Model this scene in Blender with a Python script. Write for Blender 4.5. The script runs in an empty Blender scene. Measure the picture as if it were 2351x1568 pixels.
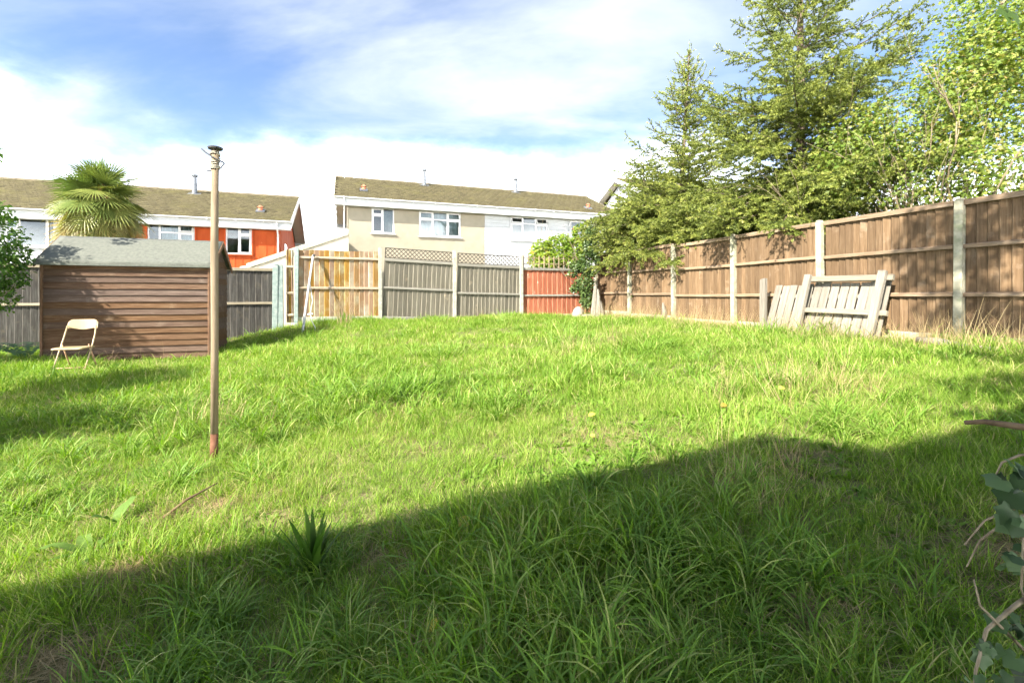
import bpy, bmesh, math, random
import numpy as np
from mathutils import Vector, Matrix, Euler
R = math.radians
scene = bpy.context.scene
COL = scene.collection
rnd = random.Random(7)

# ------------------------------------------------------------------ camera
H = 1.30                       # camera height above the datum
F, CX, HY = 1080.0, 1175.5, 681.0
cd = bpy.data.cameras.new('camera'); cam = bpy.data.objects.new('camera', cd); COL.objects.link(cam)
cam.location = (0, 0, H); cam.rotation_euler = (R(90), 0, 0)
cd.sensor_width = 36.0; cd.lens = F / 2351 * 36.0; cd.shift_y = -(784 - HY) / 2351
cd.clip_start = 0.02; cd.clip_end = 3000
scene.camera = cam

# ------------------------------------------------------------------ light
TH = R(19.645); C_, S_ = math.cos(TH), math.sin(TH)      # the garden's axes: u along the back fence, w away
sun_l = (1.7, 1.0, -1.5)
sd = Vector((sun_l[0]*C_ - sun_l[1]*S_, sun_l[0]*S_ + sun_l[1]*C_, sun_l[2])).normalized()
SUN_EL = math.asin(-sd.z); SUN_AZ = math.atan2(-sd.x, -sd.y)     # azimuth from +Y towards +X
ld = bpy.data.lights.new('sun', 'SUN'); ld.energy = 3.0; ld.angle = R(0.53); ld.color = (1.0, 0.93, 0.82)
sun = bpy.data.objects.new('sun', ld); COL.objects.link(sun)
sun.rotation_euler = sd.to_track_quat('-Z', 'Y').to_euler(); sun.location = (-10, -12, 20)

world = bpy.data.worlds.new('World'); scene.world = world; world.use_nodes = True
nt = world.node_tree; nt.nodes.clear()
def N(t, typ, **kw):
    n = t.nodes.new(typ)
    for k, v in kw.items(): setattr(n, k, v)
    return n
sky = N(nt, 'ShaderNodeTexSky', sky_type='NISHITA'); sky.sun_disc = False
sky.sun_elevation = SUN_EL; sky.sun_rotation = SUN_AZ; sky.altitude = 50; sky.air_density = 0.7; sky.dust_density = 0.6; sky.ozone_density = 2.6
tc = N(nt, 'ShaderNodeTexCoord')
sep = N(nt, 'ShaderNodeSeparateXYZ'); nt.links.new(tc.outputs['Generated'], sep.inputs[0])
def wm(op, a, b=None, clamp=False):
    n = N(nt, 'ShaderNodeMath', operation=op, use_clamp=clamp)
    for i, v in enumerate((a, b)):
        if v is None: continue
        if isinstance(v, (int, float)): n.inputs[i].default_value = v
        else: nt.links.new(v, n.inputs[i])
    return n.outputs[0]
# clouds on a flat layer high above: direction / (z + small)
zz = wm('ADD', wm('MAXIMUM', sep.outputs[2], 0.0), 0.16)
px = wm('DIVIDE', sep.outputs[0], zz); py = wm('DIVIDE', sep.outputs[1], zz)
cmb = N(nt, 'ShaderNodeCombineXYZ'); nt.links.new(px, cmb.inputs[0]); nt.links.new(py, cmb.inputs[1])
mp = N(nt, 'ShaderNodeMapping'); mp.inputs['Rotation'].default_value = (0, 0, R(28)); mp.inputs['Scale'].default_value = (0.42, 0.85, 1); mp.inputs['Location'].default_value = (1.554, 0.956, 0)
nt.links.new(cmb.outputs[0], mp.inputs[0])
n1 = N(nt, 'ShaderNodeTexNoise'); n1.inputs['Scale'].default_value = 1.5; n1.inputs['Detail'].default_value = 7; n1.inputs['Roughness'].default_value = 0.55; n1.inputs['Distortion'].default_value = 0.5
nt.links.new(mp.outputs[0], n1.inputs['Vector'])
BANK = 0.375
low = wm('MULTIPLY', wm('POWER', wm('SUBTRACT', 1.0, wm('MAXIMUM', sep.outputs[2], 0.0), True), 3.0), 0.30)   # a layer seen edge-on looks denser
cov = n1.outputs['Fac']
cr = N(nt, 'ShaderNodeValToRGB'); cr.color_ramp.elements[0].position = 0.38; cr.color_ramp.elements[1].position = 0.82
cr.color_ramp.interpolation = 'EASE'
nt.links.new(cov, cr.inputs[0])
skyB = N(nt, 'ShaderNodeBackground'); skyB.inputs['Strength'].default_value = 0.0525
skh = N(nt, 'ShaderNodeHueSaturation'); skh.inputs['Saturation'].default_value = 0.98; nt.links.new(sky.outputs[0], skh.inputs['Color']); nt.links.new(skh.outputs[0], skyB.inputs[0])
cloudB = N(nt, 'ShaderNodeBackground'); cloudB.inputs['Color'].default_value = (0.94, 0.975, 1.0, 1); cloudB.inputs['Strength'].default_value = 0.2325
mx = N(nt, 'ShaderNodeMixShader'); nt.links.new(wm('MULTIPLY', cr.outputs[0], 0.86), mx.inputs[0]); nt.links.new(skyB.outputs[0], mx.inputs[1]); nt.links.new(cloudB.outputs[0], mx.inputs[2])
# a bank of bright white cloud stands all round the horizon, its top edge broken by noise
n2 = N(nt, 'ShaderNodeTexNoise'); n2.inputs['Scale'].default_value = 2.6; n2.inputs['Detail'].default_value = 7; n2.inputs['Roughness'].default_value = 0.55
mp2 = N(nt, 'ShaderNodeMapping'); mp2.inputs['Scale'].default_value = (1, 1, 2.0); mp2.inputs['Location'].default_value = (3.1, 0.4, 0.2); nt.links.new(tc.outputs['Generated'], mp2.inputs[0]); nt.links.new(mp2.outputs[0], n2.inputs['Vector'])
edge = wm('ADD', wm('MULTIPLY', wm('SUBTRACT', n2.outputs['Fac'], 0.5), 0.55), BANK)
bank = wm('DIVIDE', wm('SUBTRACT', edge, sep.outputs[2]), 0.34, True)
bank = wm('POWER', bank, 4.6)
bankB = N(nt, 'ShaderNodeBackground'); bankB.inputs['Color'].default_value = (1.0, 0.985, 0.96, 1); bankB.inputs['Strength'].default_value = 4.8
mx2 = N(nt, 'ShaderNodeMixShader'); nt.links.new(bank, mx2.inputs[0]); nt.links.new(mx.outputs[0], mx2.inputs[1]); nt.links.new(bankB.outputs[0], mx2.inputs[2])
wo = N(nt, 'ShaderNodeOutputWorld'); nt.links.new(mx2.outputs[0], wo.inputs[0])
vs = scene.view_settings
vs.view_transform = 'Standard'; vs.look = 'None'; vs.exposure = 2.745; vs.gamma = 1.0; scene.cycles.max_bounces = 7; scene.cycles.diffuse_bounces = 3; scene.cycles.glossy_bounces = 2; scene.cycles.transmission_bounces = 4; scene.cycles.transparent_max_bounces = 6; vs.use_curve_mapping = False

# ------------------------------------------------------------------ coordinates
def UW(u, w): return (u*C_ - w*S_, u*S_ + w*C_)
def toUW(X, Y): return (X*C_ + Y*S_, -X*S_ + Y*C_)
def at(x, y, Y): return Vector(((x - CX)/F*Y, Y, H + (HY - y)/F*Y))
def back_uz(x, y, w):          # point on the plane w = const seen at (x, y): (u, z)
    k = (x - CX)/F; Y = w/(C_ - k*S_)
    return toUW(k*Y, Y)[0], H + (HY - y)/F*Y
def right_wz(x, y, u):
    k = (x - CX)/F; Y = u/(k*C_ + S_)
    return toUW(k*Y, Y)[1], H + (HY - y)/F*Y

# ------------------------------------------------------------------ terrain height
CP = [(0,0,-1.30),(-3,0,-1.34),(3,0,-1.10),(0,1.5,-1.21),(-1.6,1.6,-1.28),(1.9,1.6,-1.06),(-2.08,3.28,-1.15),(0,4,-1.00),(2.5,4,-.80),
      (4.5,4,-.64),(5.5,5.8,-.57),(6.1,4.1,-.57),(6.6,2.5,-.58),(0,7,-.83),(0,10,-.68),(3,9,-.585),(2.55,14.1,-.57),(.25,13.3,-.575),(-3.38,12.06,-.605),
      (-4.9,11.4,-.68),(-4,7,-1.02),(-2,8,-.88),(-3.6,9.6,-.82),(-7.57,7.6,-1.06),(-5.38,8.38,-1.08),(-7,8.5,-1.08),(-5.2,9.9,-1.02),(-6.2,10.8,-1.0),
      (-9,9,-1.08),(-7,4,-1.18),(-5,2,-1.26),(-10,5,-1.16),(-8,0,-1.3),(4.3,10.5,-.57),(8,3,-.58),(7,0,-.9),(0,-3,-1.3),(-6,-3,-1.3),(6,-3,-1.1)]
_P = np.array(CP, float)
def _phi(d2): return 0.5*d2*np.log(np.maximum(d2, 1e-12))
_n = len(_P); _A = np.zeros((_n+3, _n+3))
_d2 = ((_P[:, None, :2] - _P[None, :, :2])**2).sum(-1)
_A[:_n, :_n] = _phi(_d2) + np.eye(_n)*0.25
_A[:_n, _n] = 1; _A[:_n, _n+1:] = _P[:, :2]; _A[_n, :_n] = 1; _A[_n+1:, :_n] = _P[:, :2].T
_W = np.linalg.solve(_A, np.concatenate([_P[:, 2], [0, 0, 0]]))
def vnoise(X, Y, s, seed=0):
    x = np.asarray(X, float)/s; y = np.asarray(Y, float)/s
    ix = np.floor(x).astype(np.int64); iy = np.floor(y).astype(np.int64); fx = x-ix; fy = y-iy
    fx = fx*fx*(3-2*fx); fy = fy*fy*(3-2*fy)
    def h(a, b):
        v = (a*374761393 + b*668265263 + seed*974711) & 0x7fffffff
        v = ((v ^ (v >> 13))*1274126177) & 0x7fffffff
        return ((v ^ (v >> 16)) & 0xffff)/65535.0
    return (h(ix,iy)*(1-fx)+h(ix+1,iy)*fx)*(1-fy) + (h(ix,iy+1)*(1-fx)+h(ix+1,iy+1)*fx)*fy
def gz(X, Y):
    X = np.atleast_1d(np.asarray(X, float)); Y = np.atleast_1d(np.asarray(Y, float))
    Xc = np.clip(X, -11, 9); Yc = np.clip(Y, -3.5, 15)
    d2 = (Xc[:, None]-_P[None, :, 0])**2 + (Yc[:, None]-_P[None, :, 1])**2
    z = _phi(d2) @ _W[:_n] + _W[_n] + Xc*_W[_n+1] + Yc*_W[_n+2]
    z += (vnoise(X, Y, 0.9, 3)-.5)*0.08 + (vnoise(X, Y, 0.35, 5)-.5)*0.04
    u, w = X*C_ + Y*S_, -X*S_ + Y*C_
    out = np.clip(-0.62 + 0.083*(u - 7), -4, 4)                   # the hillside beyond the garden
    d = np.maximum(np.maximum(w - 12.9, u - 7.6), np.maximum(-2.5 - w, -11.5 - u))
    t = np.clip(d/3.0, 0, 1); t = t*t*(3-2*t)
    return H + z*(1-t) + out*t
def g1(X, Y): return float(gz(X, Y)[0])

# ------------------------------------------------------------------ object helpers
def tag(o, label=None, cat=None, group=None, kind=None):
    if label: o['label'] = label
    if cat: o['category'] = cat
    if group: o['group'] = group
    if kind: o['kind'] = kind
    return o
def empty(name, loc, rz=0.0, label=None, cat=None, group=None):
    o = bpy.data.objects.new(name, None); COL.objects.link(o); o.location = loc; o.rotation_euler = (0, 0, rz)
    o.empty_display_size = .1
    return tag(o, label, cat, group)
def link(name, me, mat, parent=None, loc=(0,0,0), rot=(0,0,0)):
    o = bpy.data.objects.new(name, me); COL.objects.link(o); o.parent = parent; o.location = loc; o.rotation_euler = rot
    if mat and not me.materials: me.materials.append(mat)
    return o
class MB:
    def __init__(s): s.v = []; s.f = []
    def box(s, x0, x1, y0, y1, z0, z1, M=None):
        b = len(s.v); P = [(x0,y0,z0),(x1,y0,z0),(x1,y1,z0),(x0,y1,z0),(x0,y0,z1),(x1,y0,z1),(x1,y1,z1),(x0,y1,z1)]
        if M: P = [tuple(M @ Vector(p)) for p in P]
        s.v += P; s.f += [tuple(b+i for i in q) for q in ((0,3,2,1),(4,5,6,7),(0,1,5,4),(1,2,6,5),(2,3,7,6),(3,0,4,7))]
        return s
    def prism(s, poly, a0, a1, axis='y'):       # poly in the other two axes (x,z) / (y,z) / (x,y)
        n = len(poly); b = len(s.v)
        def mk(p, a): return {'y': (p[0], a, p[1]), 'x': (a, p[0], p[1]), 'z': (p[0], p[1], a)}[axis]
        s.v += [mk(p, a0) for p in poly] + [mk(p, a1) for p in poly]
        s.f += [tuple(b+i for i in range(n)), tuple(b+n+i for i in reversed(range(n)))]
        s.f += [(b+i, b+n+i, b+n+(i+1) % n, b+(i+1) % n) for i in range(n)]
        return s
    def tube(s, pts, rad, sides=8, cap=True):
        pts = [Vector(p) for p in pts]; m = len(pts)
        if not hasattr(rad, '__len__'): rad = [rad]*m
        b = len(s.v); up = None
        for i, p in enumerate(pts):
            d = (pts[min(i+1, m-1)] - pts[max(i-1, 0)]).normalized()
            if up is None: up = Vector((0,0,1)) if abs(d.z) < .9 else Vector((1,0,0))
            a = d.cross(up).normalized(); c = a.cross(d).normalized(); up = c
            for k in range(sides):
                t = 2*math.pi*k/sides
                s.v.append(tuple(p + (a*math.cos(t) + c*math.sin(t))*rad[i]))
        for i in range(m-1):
            for k in range(sides):
                k2 = (k+1) % sides
                s.f.append((b+i*sides+k, b+i*sides+k2, b+(i+1)*sides+k2, b+(i+1)*sides+k))
        if cap:
            s.f.append(tuple(b+k for k in reversed(range(sides)))); s.f.append(tuple(b+(m-1)*sides+k for k in range(sides)))
        return s
    def mesh(s, name, bevel=0, smooth=False):
        me = bpy.data.meshes.new(name); me.from_pydata(s.v, [], s.f)
        bm = bmesh.new(); bm.from_mesh(me)
        bmesh.ops.recalc_face_normals(bm, faces=bm.faces)
        if bevel: bmesh.ops.bevel(bm, geom=bm.edges, offset=bevel, segments=1, affect='EDGES', clamp_overlap=True)
        if smooth:
            for f in bm.faces: f.smooth = True
        bm.to_mesh(me); bm.free(); me.update()
        return me
    def build(s, name, mat, parent=None, loc=(0,0,0), rot=(0,0,0), bevel=0, smooth=False):
        return link(name, s.mesh(name, bevel, smooth), mat, parent, loc, rot)
def npmesh(name, V, Fc, tint=None, smooth=False):
    V = np.ascontiguousarray(V, np.float32); Fc = np.ascontiguousarray(Fc, np.int32); k = Fc.shape[1]
    me = bpy.data.meshes.new(name); me.vertices.add(len(V)); me.vertices.foreach_set('co', V.ravel())
    me.loops.add(Fc.size); me.loops.foreach_set('vertex_index', Fc.ravel())
    me.polygons.add(len(Fc)); me.polygons.foreach_set('loop_start', np.arange(len(Fc), dtype=np.int32)*k)
    if smooth: me.polygons.foreach_set('use_smooth', np.ones(len(Fc), bool))
    if tint is not None:
        a = me.attributes.new('tint', 'FLOAT', 'POINT'); a.data.foreach_set('value', np.ascontiguousarray(tint, np.float32))
    me.update(calc_edges=True)
    return me

# ------------------------------------------------------------------ materials
def lk(t, a, b): t.links.new(a, b)
def ramp(t, src, stops):
    r = N(t, 'ShaderNodeValToRGB'); e = r.color_ramp.elements
    while len(e) < len(stops): e.new(0.5)
    for i, (p, c) in enumerate(stops): e[i].position = p; e[i].color = (*c, 1)
    lk(t, src, r.inputs[0]); return r.outputs[0]
def newmat(name):
    m = bpy.data.materials.new(name); m.use_nodes = True; t = m.node_tree; t.nodes.clear()
    out = N(t, 'ShaderNodeOutputMaterial'); p = N(t, 'ShaderNodeBsdfPrincipled'); lk(t, p.outputs[0], out.inputs[0])
    return m, t, p, out
def mathn(t, op, a, b):
    n = N(t, 'ShaderNodeMath', operation=op)
    for i, v in enumerate((a, b)):
        if isinstance(v, (int, float)): n.inputs[i].default_value = v
        else: lk(t, v, n.inputs[i])
    return n.outputs[0]
def surf(name, stops, scale=6, stretch=(1,1,1), rough=.8, bump=.25, rand=.25, detail=7, nrough=.6, spec=.3, metal=0, fine=None, blotch=None, bdist=.004, hue=0.0, coord='Object', bscale=3.0, attr=False):
    """noise-driven colour, each object shifted along the noise and a little lighter or darker"""
    m, t, p, out = newmat(name)
    co = N(t, 'ShaderNodeTexCoord'); oi = N(t, 'ShaderNodeObjectInfo')
    off = N(t, 'ShaderNodeVectorMath', operation='MULTIPLY_ADD'); lk(t, oi.outputs['Random'], off.inputs[0]); off.inputs[1].default_value = (37, 53, 71)
    lk(t, co.outputs[coord], off.inputs[2])
    mpp = N(t, 'ShaderNodeMapping'); mpp.inputs['Scale'].default_value = stretch; lk(t, off.outputs[0], mpp.inputs[0])
    nz = N(t, 'ShaderNodeTexNoise'); nz.inputs['Scale'].default_value = scale; nz.inputs['Detail'].default_value = detail; nz.inputs['Roughness'].default_value = nrough
    lk(t, mpp.outputs[0], nz.inputs['Vector'])
    col = ramp(t, nz.outputs['Fac'], stops)
    if blotch:                        # (scale, colour, lo, hi): stains with a shape of their own
        bs, bc, lo, hi = blotch
        n2 = N(t, 'ShaderNodeTexNoise'); n2.inputs['Scale'].default_value = bs; n2.inputs['Detail'].default_value = 6; n2.inputs['Roughness'].default_value = .65
        lk(t, off.outputs[0], n2.inputs['Vector'])
        f = ramp(t, n2.outputs['Fac'], [(lo, (0,0,0)), (hi, (1,1,1))])
        mxx = N(t, 'ShaderNodeMix', data_type='RGBA'); lk(t, f, mxx.inputs['Factor']); lk(t, col, mxx.inputs['A']); mxx.inputs['B'].default_value = (*bc, 1)
        col = mxx.outputs['Result']
    hs = N(t, 'ShaderNodeHueSaturation'); lk(t, col, hs.inputs['Color'])
    v = mathn(t, 'MULTIPLY_ADD', oi.outputs['Random'], rand); v.node.inputs[2].default_value = 1 - rand/2; lk(t, v, hs.inputs['Value'])
    if hue:
        wn = N(t, 'ShaderNodeTexWhiteNoise', noise_dimensions='1D'); lk(t, oi.outputs['Random'], wn.inputs['W'])
        hv = mathn(t, 'MULTIPLY_ADD', wn.outputs['Value'], hue); hv.node.inputs[2].default_value = .5 - hue/2; lk(t, hv, hs.inputs['Hue'])
        sv = mathn(t, 'MULTIPLY_ADD', wn.outputs['Value'], .5); sv.node.inputs[2].default_value = .7; lk(t, sv, hs.inputs['Saturation'])
    if attr:
        at_ = N(t, 'ShaderNodeAttribute', attribute_name='tint'); v2 = mathn(t, 'ADD', mathn(t, 'MULTIPLY', at_.outputs['Fac'], .36), .82); lk(t, v2, hs.inputs['Value'])
    lk(t, hs.outputs[0], p.inputs['Base Color'])
    p.inputs['Roughness'].default_value = rough; p.inputs['Specular IOR Level'].default_value = spec; p.inputs['Metallic'].default_value = metal
    if bump:
        n3 = N(t, 'ShaderNodeTexNoise'); n3.inputs['Scale'].default_value = scale*bscale; n3.inputs['Detail'].default_value = 5; lk(t, mpp.outputs[0], n3.inputs['Vector'])
        b = N(t, 'ShaderNodeBump'); b.inputs['Strength'].default_value = bump; b.inputs['Distance'].default_value = bdist; lk(t, n3.outputs['Fac'], b.inputs['Height']); lk(t, b.outputs[0], p.inputs['Normal'])
    return m
def wood(name, stops, rand=.3, hue=0.0, rough=.85, blotch=None, along='z'):
    st = {'z': (14, 14, .9), 'x': (.9, 14, 14), 'y': (14, .9, 14)}[along]
    return surf(name, stops, scale=3.2, stretch=st, rough=rough, bump=.35, rand=rand, hue=hue, blotch=blotch, spec=.2, nrough=.7, bdist=.003)
def leafm(name, stops, trans=.4, rough=.5, spec=.35, vary=.25, noise=None):
    """leaf: colour from the leaf's own tint value, light passing through it"""
    m, t, p, out = newmat(name)
    a = N(t, 'ShaderNodeAttribute', attribute_name='tint'); oi = N(t, 'ShaderNodeObjectInfo')
    src = a.outputs['Fac']
    s2 = mathn(t, 'MULTIPLY_ADD', oi.outputs['Random'], vary); s2.node.inputs[2].default_value = -vary/2
    src = mathn(t, 'ADD', src, s2)
    if noise:
        nz = N(t, 'ShaderNodeTexNoise'); nz.inputs['Scale'].default_value = noise[0]; nz.inputs['Detail'].default_value = 3
        lk(t, oi.outputs['Location'], nz.inputs['Vector'])
        s3 = mathn(t, 'MULTIPLY_ADD', nz.outputs['Fac'], noise[1]); s3.node.inputs[2].default_value = -noise[1]/2
        src = mathn(t, 'ADD', src, s3)
    col = ramp(t, src, stops)
    lk(t, col, p.inputs['Base Color']); p.inputs['Roughness'].default_value = rough; p.inputs['Specular IOR Level'].default_value = spec
    tr = N(t, 'ShaderNodeBsdfTranslucent')
    hs = N(t, 'ShaderNodeHueSaturation'); hs.inputs['Saturation'].default_value = 1.15; hs.inputs['Value'].default_value = 1.25; lk(t, col, hs.inputs['Color']); lk(t, hs.outputs[0], tr.inputs['Color'])
    ms = N(t, 'ShaderNodeMixShader'); ms.inputs[0].default_value = trans; lk(t, p.outputs[0], ms.inputs[1]); lk(t, tr.outputs[0], ms.inputs[2]); lk(t, ms.outputs[0], out.inputs[0])
    return m
m_soil = surf('soil_thatch', [(.3, (.09,.075,.035)), (.5, (.15,.14,.06)), (.75, (.14,.18,.05))], scale=9, rough=1, bump=.5, bdist=.02, rand=0)
m_brown = wood('brown_fence_boards', [(.25, (.07,.042,.021)), (.5, (.122,.078,.042)), (.75, (.185,.130,.080))], rand=.5, blotch=(3, (.24,.185,.13), .58, .82))
m_brownrail = wood('brown_fence_rail', [(.25, (.13,.085,.05)), (.5, (.21,.15,.095)), (.75, (.33,.26,.19))], along='x')
m_orange = wood('orange_fence_boards', [(.25, (.135,.075,.026)), (.5, (.225,.125,.042)), (.75, (.25,.175,.09))], rand=.45, hue=.02, blotch=(1.6, (.33,.30,.20), .46, .66))
m_orangerail = wood('weathered_rail', [(.25, (.22,.17,.11)), (.5, (.34,.28,.20)), (.75, (.45,.38,.29))], along='x')
m_grey = wood('silver_grey_boards', [(.25, (.086,.077,.057)), (.5, (.13,.119,.091)), (.75, (.195,.18,.144))], rand=.4, blotch=(2.2, (.40,.32,.22), .62, .8))
m_greyrail = wood('silver_grey_rail', [(.25, (.12,.115,.092)), (.5, (.185,.178,.148)), (.75, (.26,.25,.215))], along='x')
m_dark = wood('dark_weathered_boards', [(.25, (.022,.020,.017)), (.5, (.05,.047,.041)), (.75, (.105,.102,.092))], rand=.4, blotch=(4, (.10,.085,.06), .55, .75))
m_darkrail = wood('dark_weathered_rail', [(.25, (.14,.12,.08)), (.5, (.23,.20,.14)), (.75, (.33,.29,.21))], along='x')
m_red = wood('red_painted_boards', [(.25, (.20,.062,.034)), (.5, (.29,.095,.05)), (.78, (.36,.19,.135))], rand=.25, blotch=(5, (.50,.36,.28), .6, .75))
m_trel = wood('dark_trellis', [(.25, (.025,.022,.019)), (.5, (.05,.045,.037)), (.75, (.09,.082,.068))], along='x')
m_trel2 = wood('brown_trellis', [(.25, (.15,.11,.07)), (.5, (.25,.19,.12)), (.75, (.34,.28,.2))])
m_conc = surf('cream_concrete', [(.3, (.22,.21,.145)), (.5, (.31,.295,.215)), (.7, (.39,.37,.285))], scale=11, rough=.95, bump=.3, rand=.15, blotch=(5, (.20,.225,.125), .52, .72))
m_concg = surf('grey_concrete', [(.3, (.20,.205,.175)), (.5, (.285,.285,.24)), (.7, (.36,.355,.305))], scale=12, rough=.95, bump=.35, rand=.15, blotch=(8, (.24,.28,.17), .55, .75))
m_conct = surf('greenish_concrete', [(.3, (.15,.20,.185)), (.5, (.21,.265,.245)), (.7, (.30,.33,.295))], scale=12, rough=.95, bump=.35, rand=.12, blotch=(9, (.42,.42,.36), .6, .75))
m_gravel = surf('gravel_board', [(.3, (.29,.255,.185)), (.5, (.385,.35,.265)), (.7, (.46,.425,.335))], scale=9, stretch=(.5,1,1), rough=.95, bump=.4, rand=.15)
m_shed = wood('shed_boards', [(.22, (.042,.021,.012)), (.5, (.088,.051,.030)), (.78, (.165,.113,.075))], rand=.28, hue=.008, along='x', blotch=(2.5, (.18,.135,.098), .58, .8))
m_shedtrim = wood('shed_trim', [(.25, (.08,.04,.025)), (.5, (.15,.085,.05)), (.75, (.22,.14,.09))])
m_felt = surf('roofing_felt', [(.3, (.085,.092,.077)), (.5, (.11,.117,.098)), (.7, (.132,.138,.113))], scale=22, rough=.95, bump=.4, rand=0, blotch=(2.2, (.15,.155,.124), .55, .8))
m_oldwood = wood('old_pale_timber', [(.22, (.10,.09,.072)), (.5, (.185,.168,.137)), (.78, (.28,.26,.218))], rand=.25)
m_oldwoodx = wood('old_pale_timber_rail', [(.22, (.12,.105,.075)), (.5, (.20,.178,.135)), (.78, (.30,.27,.215))], rand=.2, along='x')
m_upvc = surf('white_plastic', [(.3, (.52,.52,.515)), (.7, (.59,.59,.585))], scale=4, rough=.35, bump=0, rand=.04, spec=.5)
m_white = surf('white_paint', [(.3, (.37,.38,.385)), (.7, (.425,.435,.44))], scale=5, rough=.55, bump=.05, rand=.05)
m_cream = surf('cream_render', [(.3, (.23,.205,.151)), (.55, (.26,.232,.174)), (.75, (.28,.253,.191))], scale=2.2, rough=.95, bump=.35, rand=0, bscale=14, blotch=(1.1, (.23,.205,.145), .55, .85))
m_cream2 = surf('pale_render', [(.3, (.47,.42,.33)), (.7, (.53,.48,.39))], scale=3, rough=.95, bump=.3, rand=0, bscale=12)
m_redclad = surf('red_cladding', [(.3, (.31,.052,.015)), (.55, (.37,.070,.019)), (.8, (.41,.10,.04))], scale=3, stretch=(1,1,.4), rough=.85, spec=.1, bump=.1, rand=.14, blotch=(4, (.55,.20,.10), .66, .8))
m_tile = surf('mossy_roof_tiles', [(.3, (.048,.041,.021)), (.5, (.071,.061,.031)), (.7, (.093,.082,.043))], scale=9, rough=.95, bump=.5, rand=0, blotch=(.9, (.088,.08,.03), .50, .80), bdist=.02, attr=True)
m_ridge = surf('ridge_tiles', [(.3, (.09,.075,.048)), (.7, (.16,.135,.088))], scale=7, rough=.95, bump=.4, rand=.1)
m_barge = surf('weathered_verge', [(.3, (.38,.34,.26)), (.7, (.52,.48,.38))], scale=6, rough=.9, rand=.1)
m_flue = surf('grey_metal_flue', [(.3, (.11,.12,.135)), (.7, (.18,.195,.21))], scale=8, rough=.5, bump=.05, metal=.3, rand=.1)
m_terra = surf('terracotta', [(.3, (.36,.12,.06)), (.7, (.46,.19,.11))], scale=9, rough=.9)
m_coping = surf('grey_coping', [(.3, (.24,.23,.17)), (.5, (.34,.33,.25)), (.7, (.42,.41,.32))], scale=8, rough=.95, bump=.3)
m_rust = surf('rust', [(.3, (.07,.03,.016)), (.5, (.115,.052,.028)), (.7, (.17,.085,.05))], scale=16, rough=.95, bump=.3)
m_pole = surf('weathered_pole_paint', [(.3, (.125,.092,.055)), (.5, (.19,.145,.092)), (.72, (.26,.205,.138))], scale=5, stretch=(6,6,.5), rough=.75, bump=.15, blotch=(11, (.30,.17,.09), .64, .74))
m_wire = surf('black_wire', [(.3, (.03,.03,.03)), (.7, (.07,.07,.065))], scale=10, rough=.6)
m_rope = surf('old_rope', [(.3, (.32,.29,.22)), (.7, (.52,.48,.39))], scale=40, rough=.95)
m_chair = surf('beige_chair_enamel', [(.3, (.34,.25,.13)), (.7, (.42,.32,.18))], scale=6, rough=.4, bump=.03, spec=.5, blotch=(14, (.36,.20,.10), .68, .76))
m_chairr = surf('rusty_chair_tube', [(.3, (.34,.17,.10)), (.7, (.55,.38,.24))], scale=18, rough=.7, bump=.1)
m_stone = surf('pale_stone', [(.3, (.26,.24,.19)), (.7, (.38,.36,.30))], scale=6, rough=.95, bump=.5)
m_bark = surf('bark', [(.3, (.07,.05,.035)), (.5, (.14,.105,.075)), (.7, (.22,.18,.135))], scale=8, stretch=(3,3,.8), rough=.95, bump=.6, rand=.1, bdist=.02)
m_barkp = surf('pale_bark', [(.3, (.13,.10,.06)), (.5, (.21,.17,.105)), (.7, (.29,.245,.165))], scale=9, stretch=(3,3,.8), rough=.9, bump=.4, rand=.1)
m_dead = surf('dead_stick', [(.3, (.10,.065,.035)), (.7, (.20,.14,.08))], scale=12, stretch=(1,1,1), rough=.9)
m_room = surf('dim_room', [(.3, (.10,.095,.09)), (.7, (.16,.15,.14))], scale=2, rough=1, bump=0)
m_net = surf('net_curtain', [(.3, (.55,.55,.52)), (.7, (.70,.70,.67))], scale=20, stretch=(3,3,.4), rough=.95, bump=0)
m_brickp = surf('pale_brick', [(.3, (.50,.42,.33)), (.7, (.62,.55,.46))], scale=5, rough=.95)
def glassm():
    m, t, p, out = newmat('window_glass')
    tr = N(t, 'ShaderNodeBsdfTransparent'); tr.inputs[0].default_value = (.62,.70,.72,1)
    gl = N(t, 'ShaderNodeBsdfGlossy'); gl.inputs['Roughness'].default_value = .02
    fr = N(t, 'ShaderNodeFresnel'); fr.inputs[0].default_value = 1.6
    ms = N(t, 'ShaderNodeMixShader'); lk(t, fr.outputs[0], ms.inputs[0]); lk(t, tr.outputs[0], ms.inputs[1]); lk(t, gl.outputs[0], ms.inputs[2]); lk(t, ms.outputs[0], out.inputs[0])
    return m
m_glass = glassm()
# ------------------------------------------------------------------ ground: one sheet to the horizon
def axis(a, b, step, far):
    near = np.arange(a, b + 1e-6, step)
    o = np.array([1.5, 3, 5, 9, 16, 30, 60, 120, 250, 500, far])
    return np.concatenate([a - o[::-1], near, b + o])
gx = axis(-12, 10, .16, 1200); gy = axis(-4, 15.2, .16, 1200)
GX, GY = np.meshgrid(gx, gy); GZ = gz(GX.ravel(), GY.ravel())
ni, nj = len(gx), len(gy); idx = np.arange(ni*nj).reshape(nj, ni)
Fq = np.stack([idx[:-1,:-1], idx[:-1,1:], idx[1:,1:], idx[1:,:-1]], -1).reshape(-1, 4)
ground = link('ground', npmesh('ground', np.stack([GX.ravel(), GY.ravel(), GZ], -1), Fq, smooth=True), m_soil)
tag(ground, kind='structure')

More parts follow.
